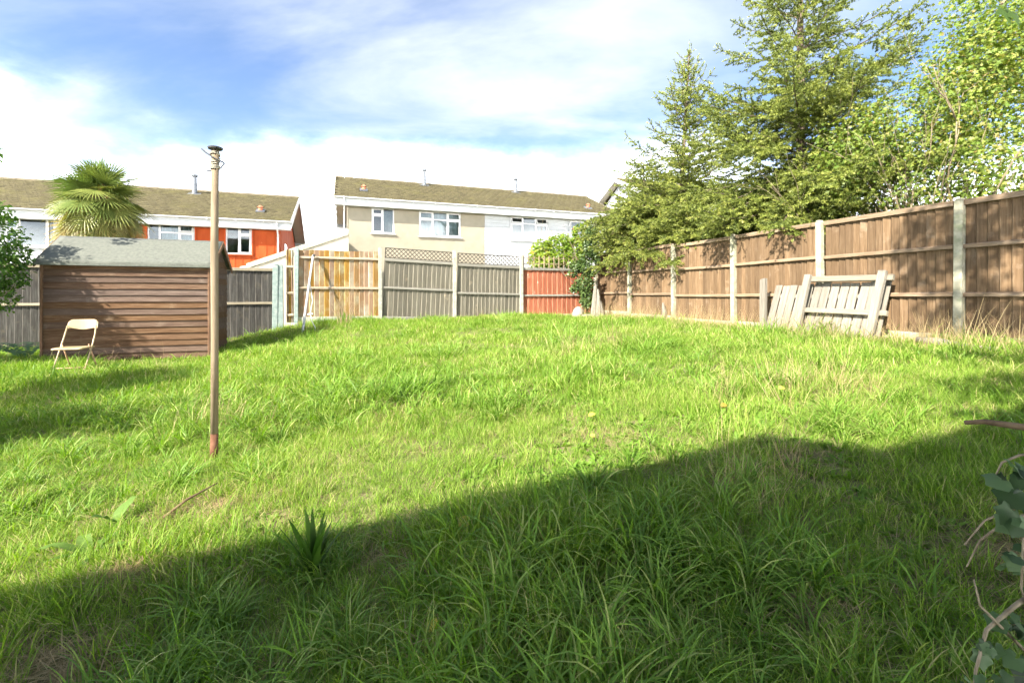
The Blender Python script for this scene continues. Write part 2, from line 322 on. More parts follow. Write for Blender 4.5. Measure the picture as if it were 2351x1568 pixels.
# ------------------------------------------------------------------ fences
WB, UR = 12.49, 7.155
def board_mesh(bw, h, seed=0, top=0.0):
    b = MB(); n = 4
    r = random.Random(seed)
    for i in range(n+1):                      # slightly wavy long edges
        z = h*i/n; j = (r.random()-.5)*.005
        b.v += [(0+j, -.014, z), (.017+j, -.031, z), (bw+j, -.0065, z), (bw+j, 0, z), (0+j, -.010, z)]      # rounded thick edge, thin edge tucked under the next
    for i in range(n):
        a = 5*i
        for k in range(5): b.f.append((a+k, a+(k+1) % 5, a+5+(k+1) % 5, a+5+k))
    b.f += [(4,3,2,1,0), tuple(5*n+k for k in range(5))]
    return b.mesh('board')
def rail_mesh(L, h=.055, d=.038, sag=0):
    b = MB(); b.prism([(-d, -h/2), (-d, h/2-.012), (-.0, h/2), (0, -h/2)], 0, L, 'x')
    return b.mesh('rail', bevel=.003)
def panel(name, label, loc, rz, L, zb, zt, rails, nb, mb, mr, cap=None, gravel=None, mg=None, tilt=0, group=None, trellis=None):
    """loc: base at the panel's start; zb/zt board ends, rails and cap as heights above loc"""
    o = empty(name, loc, rz, label, 'fence panel', group); o.rotation_euler = (rnd.uniform(-.008,.008), tilt + rnd.uniform(-.004,.004), rz)
    pitch = L/nb; bw = pitch*1.10
    ms = [board_mesh(bw, zt-zb, s) for s in range(3)]
    for i in range(nb):
        link('board', ms[(i*7+i//3) % 3], mb, o, (i*pitch - .004*rnd.random(), -.001*rnd.random(), zb + rnd.uniform(-.009,.009)), (rnd.uniform(-.004,.004), rnd.uniform(-.004,.004), 0))
    for z in rails: link('rail', rail_mesh(L), mr, o, (0, -.0325, z), (0, rnd.uniform(-.003,.003), 0))
    if cap is not None: MB().prism([(-.068, -.042), (-.068, .026), (.03, .034), (.03, 0), (-.037, 0), (-.037, -.042)], 0, L, 'x').build('capping_rail', mr, o, (0, 0, cap), bevel=.004)
    if gravel: MB().box(-.01, L+.01, -.045, .005, 0, gravel[1]-gravel[0]).build('gravel_board', mg, o, (0, 0, gravel[0]), bevel=.006)
    return o
def post(name, label, x, y, z0, z1, rz, mat, s=.088, group=None, lean=0.0):
    b = MB(); h = s/2
    b.box(-h, h, -h-.05, h-.05, 0, z1-z0-.03)
    b.prism([(-h+.001, z1-z0-.0295), (h-.001, z1-z0-.0295), (h*.55, z1-z0), (-h*.55, z1-z0)], -h-.049, h-.051, 'y')
    o = b.build(name, mat, None, (x, y, z0), (rnd.uniform(-.012,.012), lean + rnd.uniform(-.010,.010), rz), bevel=.006)
    return tag(o, label, 'fence post', group)

# right-hand brown fence, stepping from the corner towards the camera
PITCH = 1.768; W0 = 3.595
LAB_R = {-2: 'brown board fence panel two past the dappled tall one', -1: 'brown board fence panel past the post with dappled shade, darkest of the run', 0: 'brown board fence panel dappled by tree shade, its end behind the leaning gate',
         1: 'brown board fence panel directly behind the leaning pale gate and slatted panel', 2: 'brown board fence panel beside the short timber post, under the tall spruce', 3: 'brown board fence panel hung over by the tall spruce boughs, second from the ivy corner', 4: 'brown board fence panel next to the ivy corner and split stump'}
LAB_P = {-2: 'cream concrete post of the brown fence two past the dappled one', -1: 'cream concrete post of the brown fence one past the dappled one', 0: 'tall greenish cream concrete post in dappled shade, bare to the ground', 1: 'cream concrete post rising behind the leaning pale gate',
         2: 'mossy topped cream concrete post beside the short timber post', 3: 'cream concrete post of the brown fence, third from the ivy corner', 4: 'thin cream concrete post of the brown fence half under boughs, second from the corner', 5: 'cream corner post between the ivy and the brown fence'}
for n in range(-2, 5):
    lift = {3: .035, 4: .075}.get(n, 0.0)
    wA, wB = W0 + (n+1)*PITCH - .05, W0 + n*PITCH + .05       # start far, run towards the camera
    X, Y = UW(UR, wA); z = H - .60 + lift
    panel('brown_fence_panel', LAB_R[n], (X, Y, z), TH - math.pi/2, wA - wB, .12, 1.755, (.625, 1.215), 16, m_brown, m_brownrail, cap=1.755, gravel=(-.12, .125), mg=m_gravel, group='brown fence panels')
for n in range(-2, 6):
    lift = {4: .02, 5: .12}.get(n, 0.0)
    X, Y = UW(UR, W0 + n*PITCH); g = g1(X, Y)
    post('fence_post', LAB_P[n], X, Y, g - .3, H + 1.205 + lift, TH - math.pi/2, m_conc, group='concrete posts of the brown fence')

# back fence
def back_at(x, y=681): return back_uz(x, y, WB)
uP = {k: back_at(k)[0] for k in (640, 680, 873, 1043, 1196, 1366)}
def bpanel(label, u0, u1, zb, zt, rails, nb, mb, mr, zref=-.6, **kw):
    X, Y = UW(u0, WB)
    return panel('back_fence_panel', label, (X, Y, H + zref), TH, u1-u0, zb - zref, zt - zref, [r - zref for r in rails], nb, mb, mr, **kw)
e = .052
# dark low run behind the shed
ud = uP[640] - .05
for i in range(4):
    lab = ['dark blue-grey weathered board panel between the shed and the greenish posts', 'dark weathered board panel hidden behind the brown shed', 'dark weathered board panel left of the brown shed behind the fern', 'dark weathered board panel beyond the leafy bush'][i]
    bpanel(lab, ud - 1.93*(i+1) + e, ud - 1.93*i - e, -1.02, .64, (-.16,), 14, m_dark, m_darkrail, zref=-1.05, cap=.64+1.05)
    X, Y = UW(ud - 1.93*(i+1), WB)
    post('fence_post', ['dark fence post hidden behind the shed nearest the greenish posts', 'dark fence post hidden behind the middle of the shed', 'dark fence post left of the shed behind the fern', 'dark fence post behind the leafy bush'][i], X, Y, H - 1.35, H + .68, TH, m_dark, s=.09, group='posts behind the shed')
for k, (px, top) in enumerate(((632, .775), (646, .765))):
    u = back_at(px)[0]; X, Y = UW(u, WB - .03 - .0*k)
    post('fence_post', ['greenish grey concrete post joined to the dark panel, left of a close pair', 'greenish grey concrete post of a close pair, on the orange strip side'][k], X, Y, H - 1.35, H + top, TH, m_conct, s=.118, group='paired greenish posts')
bpanel('narrow orange brown strip of fence between the greenish posts', uP[640] + .17, uP[680] - e, -.62, 1.13, (.72, .09, -.44), 3, m_orange, m_orangerail, zref=-.9)
post('fence_post', 'tall greenish concrete post left of the orange panel behind the white pole', *UW(uP[680], WB), H - 1.1, H + 1.19, TH, m_conct)
bpanel('orange brown board panel with damp stains behind the leaning white pole', uP[680] + e, uP[873] - e, -.50, 1.135, (.955, .215), 16, m_orange, m_orangerail, gravel=(-.1, .105), mg=m_concg)
post('fence_post', 'grey concrete post between the orange panel and the grey trellis panel', *UW(uP[873], WB), H - .9, H + 1.265, TH, m_concg)
gp1 = bpanel('silver grey board panel with dark lattice on top, beside the orange panel', uP[873] + e, uP[1043] - e, -.50, .955, (.235,), 15, m_grey, m_greyrail, cap=.955+.6, gravel=(-.02, .10), mg=m_greyrail, tilt=R(2.3))
post('fence_post', 'grey concrete post between the two silver grey lattice-topped panels', *UW(uP[1043], WB), H - .9, H + 1.25, TH, m_concg)
gp2 = bpanel('silver grey board panel with dark lattice on top, beside the red panel', uP[1043] + e, uP[1196] - e, -.55, .865, (.10,), 16, m_grey, m_greyrail, cap=.865+.6, tilt=R(1.3))
post('fence_post', 'grey concrete post between the grey lattice panel and the red panel', *UW(uP[1196], WB), H - .9, H + 1.20, TH, m_concg)
rp = bpanel('faded red painted board panel with square trellis top, half under ivy', uP[1196] + e, uP[1366] - e, -.52, .79, (.03,), 15, m_red, m_greyrail, cap=.79+.6, gravel=(-.02, .085), mg=m_gravel)

def lattice(parent, L, z0, z1, pitch, mat):
    fr = MB(); t = .022
    fr.box(0, L, -.02, .0, z0, z0+t).box(0, L, -.02, .0, z1-t, z1).box(0, t, -.02, 0, z0+t+.0005, z1-t-.0005).box(L-t, L, -.02, 0, z0+t+.0005, z1-t-.0005)
    fr.build('trellis_frame', mat, parent)
    h = z1 - z0 - .01; za = z0 + .005
    for sgn, y in ((1, -.0115), (-1, -.0045)):
        k = -h + pitch*.3
        while k < L:
            a, b = (k, k+h)                                  # x at bottom and top for a 45 degree slat
            ta, tb = max(0, -a/h) if a < 0 else 0.0, min(1, (L-a)/h)
            if tb - ta > .12:
                xa, xb = a + h*ta, a + h*tb; zA, zB = (za + h*ta, za + h*tb) if sgn > 0 else (za + h*(1-ta), za + h*(1-tb))
                d = Vector((xb-xa, 0, zB-zA)); q = d.normalized(); w2 = .009
                px_ = Vector((-q.z, 0, q.x))*w2
                A = Vector((xa, 0, zA)); B = Vector((xb, 0, zB))
                m = MB(); m.v = [tuple(p + Vector((0, yy, 0))) for yy in (y-.003, y+.003) for p in (A-px_, A+px_, B+px_, B-px_)]
                m.f = [(0,1,2,3),(4,7,6,5),(0,4,5,1),(1,5,6,2),(2,6,7,3),(3,7,4,0)]
                m.build('slat', mat, parent)
            k += pitch
lattice(gp1, uP[1043]-uP[873]-2*e, .955+.6+.036, 1.262+.6, .113, m_trel)
lattice(gp2, uP[1196]-uP[1043]-2*e, .865+.6+.036, 1.215+.6-.03, .113, m_trel)
Lr = uP[1366]-uP[1196]-2*e; vm = MB().box(-.011, .011, -.02, .002, 0, .345).mesh('slat')
for i in range(15): link('slat', vm, m_trel2, rp, (.04 + i*(Lr-.08)/14, 0, .79+.6+.033), (0, rnd.uniform(-.02,.02), 0))
for z in (.11, .27): MB().box(0, Lr, .0035, .018, 0, .02).build('slat', m_trel2, rp, (0, 0, .79+.6+.033+z))

# ------------------------------------------------------------------ shed
SL, SW, SE, SR = 2.30, 1.34, 1.62, 2.06
A0 = at(100, 830, 7.6); zs = H - 1.06
shed = empty('garden_shed', (A0.x, A0.y, zs), TH, 'brown overlapped board garden shed with grey felt roof behind the folding chair', 'shed')
inner = MB().box(.022, SL-.022, .022, SW-.022, .03, SE-.02); inner.build('wall', m_shedtrim, shed)
nbd = 15; bp = SE/nbd
bmf = []
for s in range(4):
    b = MB(); n = 8; r = random.Random(40+s)
    for i in range(n+1):
        x = SL*i/n; j = r.uniform(-.004, .004)
        b.v += [(x, -.034, 0+j), (x, -.005, bp*1.12+j*.3), (x, .005, bp*1.12+j*.3), (x, -.010, 0+j)]
    for i in range(n):
        for k in range(4): b.f.append((4*i+k, 4*i+(k+1) % 4, 4*i+4+(k+1) % 4, 4*i+4+k))
    b.f += [(3,2,1,0), (4*n, 4*n+1, 4*n+2, 4*n+3)]
    bmf.append(b.mesh('board'))
for i in range(nbd): link('board', bmf[(i*3+i//2) % 4], m_shed, shed, (0, 0, i*bp), (0, rnd.uniform(-.003,.003), 0))
hw = SW/2; pitchz = (SR-SE)/hw
for side in (0, 1):                                   # gable ends
    xs = SL if side else 0; sg = 1 if side else -1
    z = 0
    while z < SR - .06:
        zt = min(z + bp*1.14, SR - .03)
        a0 = max(0, (z-SE)/pitchz) if z > SE else 0; a1 = max(0, (zt-SE)/pitchz) if zt > SE else 0
        a0 += .004; a1 += .004
        b = MB(); off0, off1 = .022*sg, .003*sg
        b.v = [(xs+off0, a0, z), (xs+off0, SW-a0, z), (xs+off1, SW-a1, zt), (xs+off1, a1, zt), (xs+off0-.012*sg, a0, z), (xs+off0-.012*sg, SW-a0, z), (xs+off1-.012*sg, SW-a1, zt), (xs+off1-.012*sg, a1, zt)]
        b.f = [(0,1,2,3),(4,7,6,5),(0,4,5,1),(1,5,6,2),(2,6,7,3),(3,7,4,0)]
        b.build('board', m_shed, shed); z += bp
for x in (-.03, SL-.004): MB().box(x, x+.034, -.045, .03, 0, SE-.01).build('corner_trim', m_shedtrim, shed, bevel=.003)
ov, se = .085, .085
for s in (0, 1):                                     # roof boards under felt
    y0, z0 = (-ov, SE - ov*pitchz + .05) if s == 0 else (SW+ov, SE - ov*pitchz + .05)
    b = MB(); ny, nx = 8, 24; y1, z1 = hw, SR + .05
    rr = random.Random(3+s)
    for j in range(ny+1):
        for i in range(nx+1):
            t = j/ny; x = -se + (SL+2*se)*i/nx
            dz = rr.uniform(-.003,.003) + (-.004*math.sin(i*.9) if j < 2 else 0)
            b.v.append((x, y0 + (y1-y0)*t, z0 + (z1-z0)*t + dz))
    for j in range(ny):
        for i in range(nx):
            q = j*(nx+1)+i; b.f.append((q, q+1, q+nx+2, q+nx+1))
    o = b.build('felt_roof', m_felt, shed, smooth=True)
    mo = o.modifiers.new('thick', 'SOLIDIFY'); mo.thickness = .022; mo.offset = 0
MB().box(-se, SL+se, -ov-.016, -ov+.006, 0, .05).build('felt_edge', m_felt, shed, (0, 0, SE - ov*pitchz + .002), bevel=.004)
for x in (-se-.012, SL+se-.008):
    b = MB()
    for s in (-1, 1):
        ya, yb = (hw + s*(hw+ov), hw); za, zb_ = SE - ov*pitchz + .055, SR + .055
        b.prism([(ya, za-.085), (yb, zb_-.085), (yb, zb_+.004), (ya, za+.004)], x, x+.02, 'x')
    b.build('bargeboard', m_shedtrim, shed)

# ------------------------------------------------------------------ houses
WE = 21.76; WF = 22.20; HALF = 3.87
def wall_holes(b, x0, x1, z0, z1, holes, y0, y1):
    zc = sorted({z0, z1, *[h[2] for h in holes], *[h[3] for h in holes]})
    for za, zb_ in zip(zc[:-1], zc[1:]):
        cuts = sorted([(h[0], h[1]) for h in holes if h[2] < zb_-1e-6 and h[3] > za+1e-6]); x = x0
        for c in cuts:
            if c[0] > x: b.box(x, c[0], y0, y1, za, zb_)
            x = c[1]
        if x < x1: b.box(x, x1, y0, y1, za, zb_)
def window(house, x0, x1, z0, z1, panes, yf=0.03, curtain=None, sill=True, sillm=None):
    """panes: (fx0, fx1, fz0, fz1, open) in fractions of the opening"""
    fr = MB(); t = .055; Wd, Ht = x1-x0, z1-z0
    fr.box(x0, x1, yf, yf+.07, z0, z0+t).box(x0, x1, yf, yf+.07, z1-t, z1).box(x0, x0+t, yf+.0005, yf+.0695, z0+t, z1-t).box(x1-t, x1, yf+.0005, yf+.0695, z0+t, z1-t)
    cuts_x = sorted({round(p[k], 4) for p in panes for k in (0, 1)} - {0.0, 1.0})
    for c in cuts_x: fr.box(x0+Wd*c-.03, x0+Wd*c+.03, yf+.001, yf+.069, z0+t, z1-t)
    for p in panes:
        if p[2] > 0: fr.box(x0+Wd*p[0]+.03, x0+Wd*p[1]-.03, yf+.002, yf+.068, z0+Ht*p[2]-.028, z0+Ht*p[2]+.028)
    o = fr.build('window', m_upvc, house, bevel=.003)
    for p in panes:
        a0, a1, b0, b1 = x0+Wd*p[0]+.032, x0+Wd*p[1]-.032, z0+Ht*p[2]+.03, z0+Ht*p[3]-.03
        if p[0] == 0: a0 += .022
        if p[1] == 1: a1 -= .022
        if p[2] == 0: b0 += .022
        if p[3] == 1: b1 -= .022
        tilt = R(-14) if p[4] else 0
        c = MB(); cw = .04; w_, h_ = a1-a0, b1-b0
        if p[4] is not None:
            c.box(0, w_, -.02, .03, -cw, 0).box(0, w_, -.02, .03, -h_, -h_+cw).box(0, cw, -.0195, .0295, -h_+cw, -cw).box(w_-cw, w_, -.0195, .0295, -h_+cw, -cw)
            c.build('casement', m_upvc, o, (a0, yf-.006, b1), (tilt, 0, 0), bevel=.003)
        else: cw = 0
        MB().box(cw, w_-cw, 0, .006, -h_+cw, -cw).build('pane', m_glass, o, (a0, yf+.012, b1), (tilt, 0, 0))
    if sill: MB().prism([(-.09, -.05), (-.09, -.02), (yf+.02, .0), (yf+.02, -.05)], x0-.06, x1+.06, 'x').build('sill', sillm or m_white, o, (0, 0, z0-.001))
    if curtain:
        b = MB(); n = 60; lo, hi = curtain[0], curtain[1]
        for i in range(n+1):
            x = x0 + Wd*(lo + (hi-lo)*i/n); y = yf + .14 + .03*math.sin(i*1.1) + .012*math.sin(i*2.7)
            b.v += [(x, y, z0+.01), (x, y, z1-.01)]
        b.f = [(2*i, 2*i+2, 2*i+3, 2*i+1) for i in range(n)]
        o2 = b.build('curtain', m_net, o, smooth=True); o2.modifiers.new('thick', 'SOLIDIFY').thickness = .004
    MB().box(x0-.25, x1+.25, .95, .97, z0-.4, z1+.2).box(x0-.25, x1+.25, .26, .95, z0-.42, z0-.4).build('room_wall', m_room, o)
    return o
def house(name, label, u0, u1, zg, ze, zr, ovl, ovr, gable_mat, cat='house'):
    """local x runs along the house from u0, local y away from the garden from the front wall, z from the ground zg (all relative to the camera height)"""
    X, Y = UW(u0, WF)
    o = empty(name, (X, Y, H + zg), TH, label, cat)
    L = u1-u0; ee = ze-zg; rr = zr-zg; ye = WE - WF; yr = ye + HALF; yb = 2*yr - ye
    sl = (rr-ee)/HALF
    # roof slabs, tiles, ridge
    b = MB()
    for s in (0, 1):
        ya = ye+.03 if s == 0 else yb-.03
        b.v += [(.03, ya, ee+.0), (L-.03, ya, ee+.0), (L-.03, yr, rr-.03), (.03, yr, rr-.03), (.03, ya, ee-.09), (L-.03, ya, ee-.09), (L-.03, yr, rr-.14), (.03, yr, rr-.14)]
        k = 8*s; b.f += [tuple(k+i for i in q) for q in ((0,1,2,3),(4,7,6,5),(0,4,5,1),(1,5,6,2),(2,6,7,3),(3,7,4,0))]
    roof = b.build('roof', m_ridge, o)
    nc, nr_ = int(L/.31), 14; V = []; Fc = []; TT = []; rs = np.random.RandomState(int(abs(u0)*10))
    cl = math.hypot(HALF, rr-ee); nx_, nz_ = -(rr-ee)/cl, HALF/cl          # outward normal (y, z)
    for s in (0, 1):
        for j in range(nr_):
            t0, t1 = j/nr_, min(1.0, (j+1.12)/nr_)
            for i in range(nc):
                xa = L*(i + (.5 if j % 2 else 0))/nc; xb = min(L, xa + L/nc*.955)
                if j % 2 and i == 0: pass
                if xb - xa < .03: continue
                jt = rs.uniform(-.004, .004)
                def P(x, t, hgt):
                    y = ye + HALF*t if s == 0 else yb - HALF*t
                    sgn = 1 if s == 0 else -1
                    return (x, y + sgn*nx_*hgt, ee + (rr-ee)*t + nz_*hgt)
                k = len(V); hi, lo = .07+jt, .014+jt
                xm = (xa+xb)/2
                V += [P(xa, t0, hi-.006), P(xm, t0, hi+.012), P(xb, t0, hi-.006), P(xa, t1, lo-.006), P(xm, t1, lo+.012), P(xb, t1, lo-.006), P(xa, t0, 0), P(xm, t0, 0), P(xb, t0, 0)]
                TT += [min(1, max(0, rs.normal(.5, .25)))]*9
                Fc += [(k, k+1, k+4, k+3), (k+1, k+2, k+5, k+4), (k, k+6, k+7, k+1), (k+1, k+7, k+8, k+2)]
    tl = link('roof_tiles', npmesh('roof_tiles', np.array(V), np.array(Fc), np.array(TT)), m_tile, o); tag(tl, kind='stuff')
    for xa, xb in ((.031, ovl), (L-ovr, L-.031)):       # boarded underside of the verges
        vs_ = MB()
        for s in (0, 1):
            ya = ye+.06 if s == 0 else yb-.06; k = len(vs_.v)
            vs_.v += [(xa, ya, ee-.10), (xb, ya, ee-.10), (xb, yr, rr-.145), (xa, yr, rr-.145), (xa, ya, ee-.125), (xb, ya, ee-.125), (xb, yr, rr-.17), (xa, yr, rr-.17)]
            vs_.f += [tuple(k+i for i in q) for q in ((0,1,2,3),(4,7,6,5),(0,4,5,1),(1,5,6,2),(2,6,7,3),(3,7,4,0))]
        vs_.build('verge_soffit', m_cream2, roof)
    rb = MB()
    for i in range(int(L/.45)):
        x = L*i/int(L/.45); rb.prism([(yr-.13, rr-.01), (yr-.10, rr+.05), (yr, rr+.09), (yr+.10, rr+.05), (yr+.13, rr-.01)], x, x + L/int(L/.45) - .008, 'x')
    rb.build('ridge_tiles', m_ridge, roof)
    for x in (-.02, L-.02):                       # verge boards
        vb = MB()
        vb.prism([(ye+.02, ee-.30), (ye+.02, ee+.055), (yr, rr+.04), (yr, rr-.2)], x, x+.04, 'x').prism([(yb-.02, ee-.30), (yb-.02, ee+.055), (yr, rr+.04), (yr, rr-.2)], x+.0005, x+.0395, 'x')
        vb.build('bargeboard', m_white if gable_mat is not m_cream else m_barge, o)
    for yy, sg in ((ye, 1), (yb, -1)):            # fascia, soffit, gutter on both sides
        MB().box(.025, L-.025, min(yy+sg*.02, yy+sg*.045), max(yy+sg*.02, yy+sg*.045), ee-.36, ee-.03).build('fascia', m_white, o)
        y2 = 0.0 if sg > 0 else (yb - (-ye))
        MB().box(.025, L-.025, min(yy+sg*.046, y2-sg*.002), max(yy+sg*.046, y2-sg*.002), ee-.35, ee-.335).build('soffit', m_white, o)
        gm = MB(); n = 8; ro, ri = .062, .054; pr = [(math.cos(math.pi + math.pi*k/n)*ro, math.sin(math.pi + math.pi*k/n)*ro) for k in range(n+1)] + [(math.cos(2*math.pi - math.pi*k/n)*ri, math.sin(2*math.pi - math.pi*k/n)*ri) for k in range(n+1)]
        gm.prism(pr, 0, L, 'x'); g = gm.build('gutter', m_upvc, o, (0, yy-sg*.045, ee-.01))
        if sg > 0:
            for i in range(int(L/1.0)): MB().box(-.02, .02, -.07, .06, -.072, .004).build('gutter_bracket', m_upvc, g, (.4 + i*1.0, 0, 0))
    x0, x1 = ovl, L-ovr                            # gable walls and back wall
    yw1 = yb + ye
    for x, sg in ((x0, 1), (x1, -1)):
        xa, xb = (x, x+.25) if sg > 0 else (x-.25, x)
        MB().prism([(.252, 0), (yw1-.252, 0), (yw1-.252, ee-.34), (yw1 - .252, ee - .3), (yr, rr-.16), (.252, ee-.3)], xa, xb, 'x').build('gable_wall', gable_mat, o)
    MB().box(x0, x1, yw1-.25, yw1, 0, ee-.34).build('back_wall', gable_mat, o)
    MB().box(x0+.26, x1-.26, 1.2, 1.25, 0, ee-.3).build('inner_wall', m_room, o)
    o['_dims'] = (x0, x1, ee, rr, ye, yr)
    return o, x0, x1, ee, rr, ye, yr
def hx(x, u0): return back_uz(x, 0, WF)[0] - u0
def hz(x, y, zg): return back_uz(x, y, WF)[1] - H - zg
def rect(u0, zg, xa, xb, ya, yb_): return hx(xa, u0), hx(xb, u0), hz((xa+xb)/2, yb_, zg), hz((xa+xb)/2, ya, zg)
def hr(x, u0, t): return back_uz(x, 0, WE + HALF*(1-t))[0] - u0        # along a roof, t down from the ridge
def pipe(o, x, y0, z0, z1, mat=m_upvc, r=.034):
    MB().tube([(x, y0+.02, z0), (x, y0+.02, z0-.12), (x-.0, -.09, z0-.5), (x-.0, -.075, z0-.62), (x, -.075, z1)], r, 10).build('downpipe', mat, o, smooth=True)
def flue(o, x, yr, rr, HALF_, t=.12, h=.62, cap='cowl'):
    p = MB().tube([(0,0,-.15), (0,0,h*.62)], .105, 12).tube([(0,0,h*.62+.001), (0,0,h)], .09, 12).build('flue', m_flue, o, (x, yr - t*HALF_, rr - t*1.75 + .06), smooth=False)
    MB().tube([(0,0,0), (0,0,.03), (0,0,.06), (0,0,.13)], [.07,.14,.145,.08], 12).build('cowl', m_flue, p, (0, 0, h))
    MB().box(-.24, .24, -.2, .2, -.01, .012).build('flashing', m_flue, p, (0, -.02, -.02), (R(24), 0, 0))
def vent(o, x, t, ye, ee, rr):
    p = MB().box(-.17, .17, -.2, .2, -.02, .03).build('roof_vent', m_flue, o, (x, ye + HALF*t, ee + (rr-ee)*t + .08), (R(24), 0, 0))
    MB().tube([(0,0,0), (0,0,.12), (0,0,.13), (0,0,.19), (0,0,.22)], [.09,.08,.14,.06,.02], 10).build('vent_cap', m_terra, p, (0, 0, .02), (R(-24), 0, 0))

# house B: cream render and white boards
uB0, uB1 = -.417, 14.01; zgB = -.70
hb, x0, x1, ee, rr, ye, yr = house('semi_detached_house', 'pair of houses, one cream rendered and one white boarded, under one mossy roof', uB0, uB1, zgB, 4.36, 6.08, .56, .5, m_cream)
xm = hx(1113, uB0)
w1 = rect(uB0, zgB, 853, 905, 478, 536); w2 = rect(uB0, zgB, 962, 1058, 487, 544); w3 = rect(uB0, zgB, 1172, 1258, 499, 553); w4 = rect(uB0, zgB, 1308, 1345, 507, 557)
fw = MB(); wall_holes(fw, x0, xm-.002, 0, ee-.34, [w1, w2], 0, .25); fw.build('wall', m_cream, hb)
fw = MB(); wall_holes(fw, xm+.002, x1, 0, ee-.34, [w3, w4], .03, .25); fw.build('wall', m_white, hb)
nb = 26; bh = (ee-.36)/nb
for i in range(nb):                                 # white horizontal boards, cut round the windows
    za, zb_ = i*bh, (i+1)*bh
    if zb_ < 1.6: continue
    segs = [(xm+.004, x1)]
    for h in (w3, w4):
        if h[2]-.06 < zb_ and h[3]+.03 > za: segs = [s2 for s in segs for s2 in ((s[0], min(s[1], h[0]-.05)), (max(s[0], h[1]+.05), s[1])) if s2[1]-s2[0] > .1]
    for s in segs: MB().prism([(-.006, za+.004), (.012, zb_), (.028, zb_), (.028, za+.004)], s[0], s[1], 'x').build('cladding_board', m_white, hb)
window(hb, *w1, [(0,.5,0,.72,False), (0,.5,.72,1,False), (.5,1,0,1,None)], curtain=(.5, 1))
window(hb, *w2, [(0,.33,0,.68,False), (0,.33,.68,1,False), (.33,.67,0,.68,None), (.33,.67,.68,1,None), (.67,1,0,.68,False), (.67,1,.68,1,False)], curtain=(.02, .98))
window(hb, *w3, [(0,.33,0,.7,False), (0,.33,.7,1,True), (.33,.67,0,.72,None), (.33,.67,.72,1,None), (.67,1,0,.7,False), (.67,1,.7,1,True)])
window(hb, *w4, [(0,1,0,1,False)])
for h in (w3, w4):
    MB().box(h[0]-.05, h[0]-.001, -.03, .028, h[2]-.05, h[3]+.05).box(h[1]+.001, h[1]+.05, -.03, .028, h[2]-.05, h[3]+.05).box(h[0]-.0005, h[1]+.0005, -.03, .028, h[3]+.001, h[3]+.05).build('window_trim', m_white, hb)
pipe(hb, .42, ye-.045, ee-.08, 1.9)
flue(hb, hr(974, uB0, .1), yr, rr, HALF, .10, .72); flue(hb, hr(1184, uB0, .1), yr, rr, HALF, .10, .66)
vent(hb, hr(835, uB0, .7), .30, ye, ee, rr); vent(hb, hr(1350, uB0, .8), .2, ye, ee, rr)

# house A: red cladding, white at its far end
uA1 = -2.10; uA0 = uA1 - 14.43; zgA = -1.95
ha, x0, x1, ee, rr, ye, yr = house('semi_detached_house', 'pair of houses with bright red timber cladding beside the white half, behind the palm', uA0, uA1, zgA, 3.16, 4.90, .5, .5, m_redclad)
xm = hx(300, uA0)
a1 = rect(uA0, zgA, 518, 578, 520, 584); a2 = rect(uA0, zgA, 338, 447, 511, 572); a3 = rect(uA0, zgA, 8, 130, 497, 566)
fw = MB(); wall_holes(fw, xm+.002, x1, 0, ee-.34, [a1, a2], .04, .25); fw.build('wall', m_redclad, ha)
fw = MB(); wall_holes(fw, x0, xm-.002, 0, ee-.34, [a3], 0, .25); fw.build('wall', m_white, ha)
x = xm+.004; nbw = .295
while x < x1 - .02:                                 # upright red boards with raised edges
    xe = min(x1, x+nbw); segs = [(0.9, ee-.345)]
    for h in (a1, a2):
        if h[0]-.05 < xe and h[1]+.05 > x: segs = [s2 for s in segs for s2 in ((s[0], min(s[1], h[2]-.06)), (max(s[0], h[3]+.04), s[1])) if s2[1]-s2[0] > .05]
    for s in segs: MB().box(x, xe-.012, .018, .0395, s[0], s[1]).build('cladding_board', m_redclad, ha, bevel=.003)
    for s in segs: MB().box(xe-.030, xe+.006, .002, .0385, s[0], s[1]).build('cover_strip', m_redclad, ha, bevel=.002) if xe < x1-.02 else None
    x = xe
for h in (a1, a2): MB().box(h[0]-.05, h[0]-.001, -.02, .0385, h[2]-.05, h[3]+.05).box(h[1]+.001, h[1]+.05, -.02, .0385, h[2]-.05, h[3]+.05).box(h[0]-.0005, h[1]+.0005, -.02, .0385, h[3]+.001, h[3]+.05).build('window_trim', m_redclad, ha)
window(ha, *a1, [(0,.5,0,1,None), (.5,1,0,.70,False), (.5,1,.70,1,False)], sillm=m_redclad)
window(ha, *a2, [(0,.25,0,1,None), (.25,.66,0,.62,None), (.25,.66,.62,1,None), (.66,1,0,.62,False), (.66,1,.62,1,True)], curtain=(.27, .98))
window(ha, *a3, [(0,.28,0,.55,False), (0,.28,.55,1,False), (.28,.80,0,1,None), (.80,1,0,1,False)], curtain=(.0, .2))
y = .55
while y < yr*2 + 0:                                  # upright red boards on the gable
    zt = (ee-.3) + (rr-.16-ee+.3)*(1-abs(y+.15-yr)/yr)
    if zt > ee-.6 and y < 2*yr-.6: MB().box(x1+.001, x1+.022, y, y+.28, .9, max(1.0, zt-.22)).build('cladding_board', m_redclad, ha, bevel=.003)
    y += .295
gw = MB().box(x1+.023, x1+.06, 1.55, 2.25, ee-1.75, ee-.75).build('window', m_upvc, ha, bevel=.004)
MB().box(x1+.0605, x1+.066, 1.62, 2.18, ee-1.67, ee-.83).build('pane', m_glass, gw)
pipe(ha, hx(640, uA0)-.02, ye-.045, ee-.08, 1.2)
flue(ha, hr(447, uA0, .15), yr, rr, HALF, .15, .74); vent(ha, hr(598, uA0, .74), .26, ye, ee, rr)
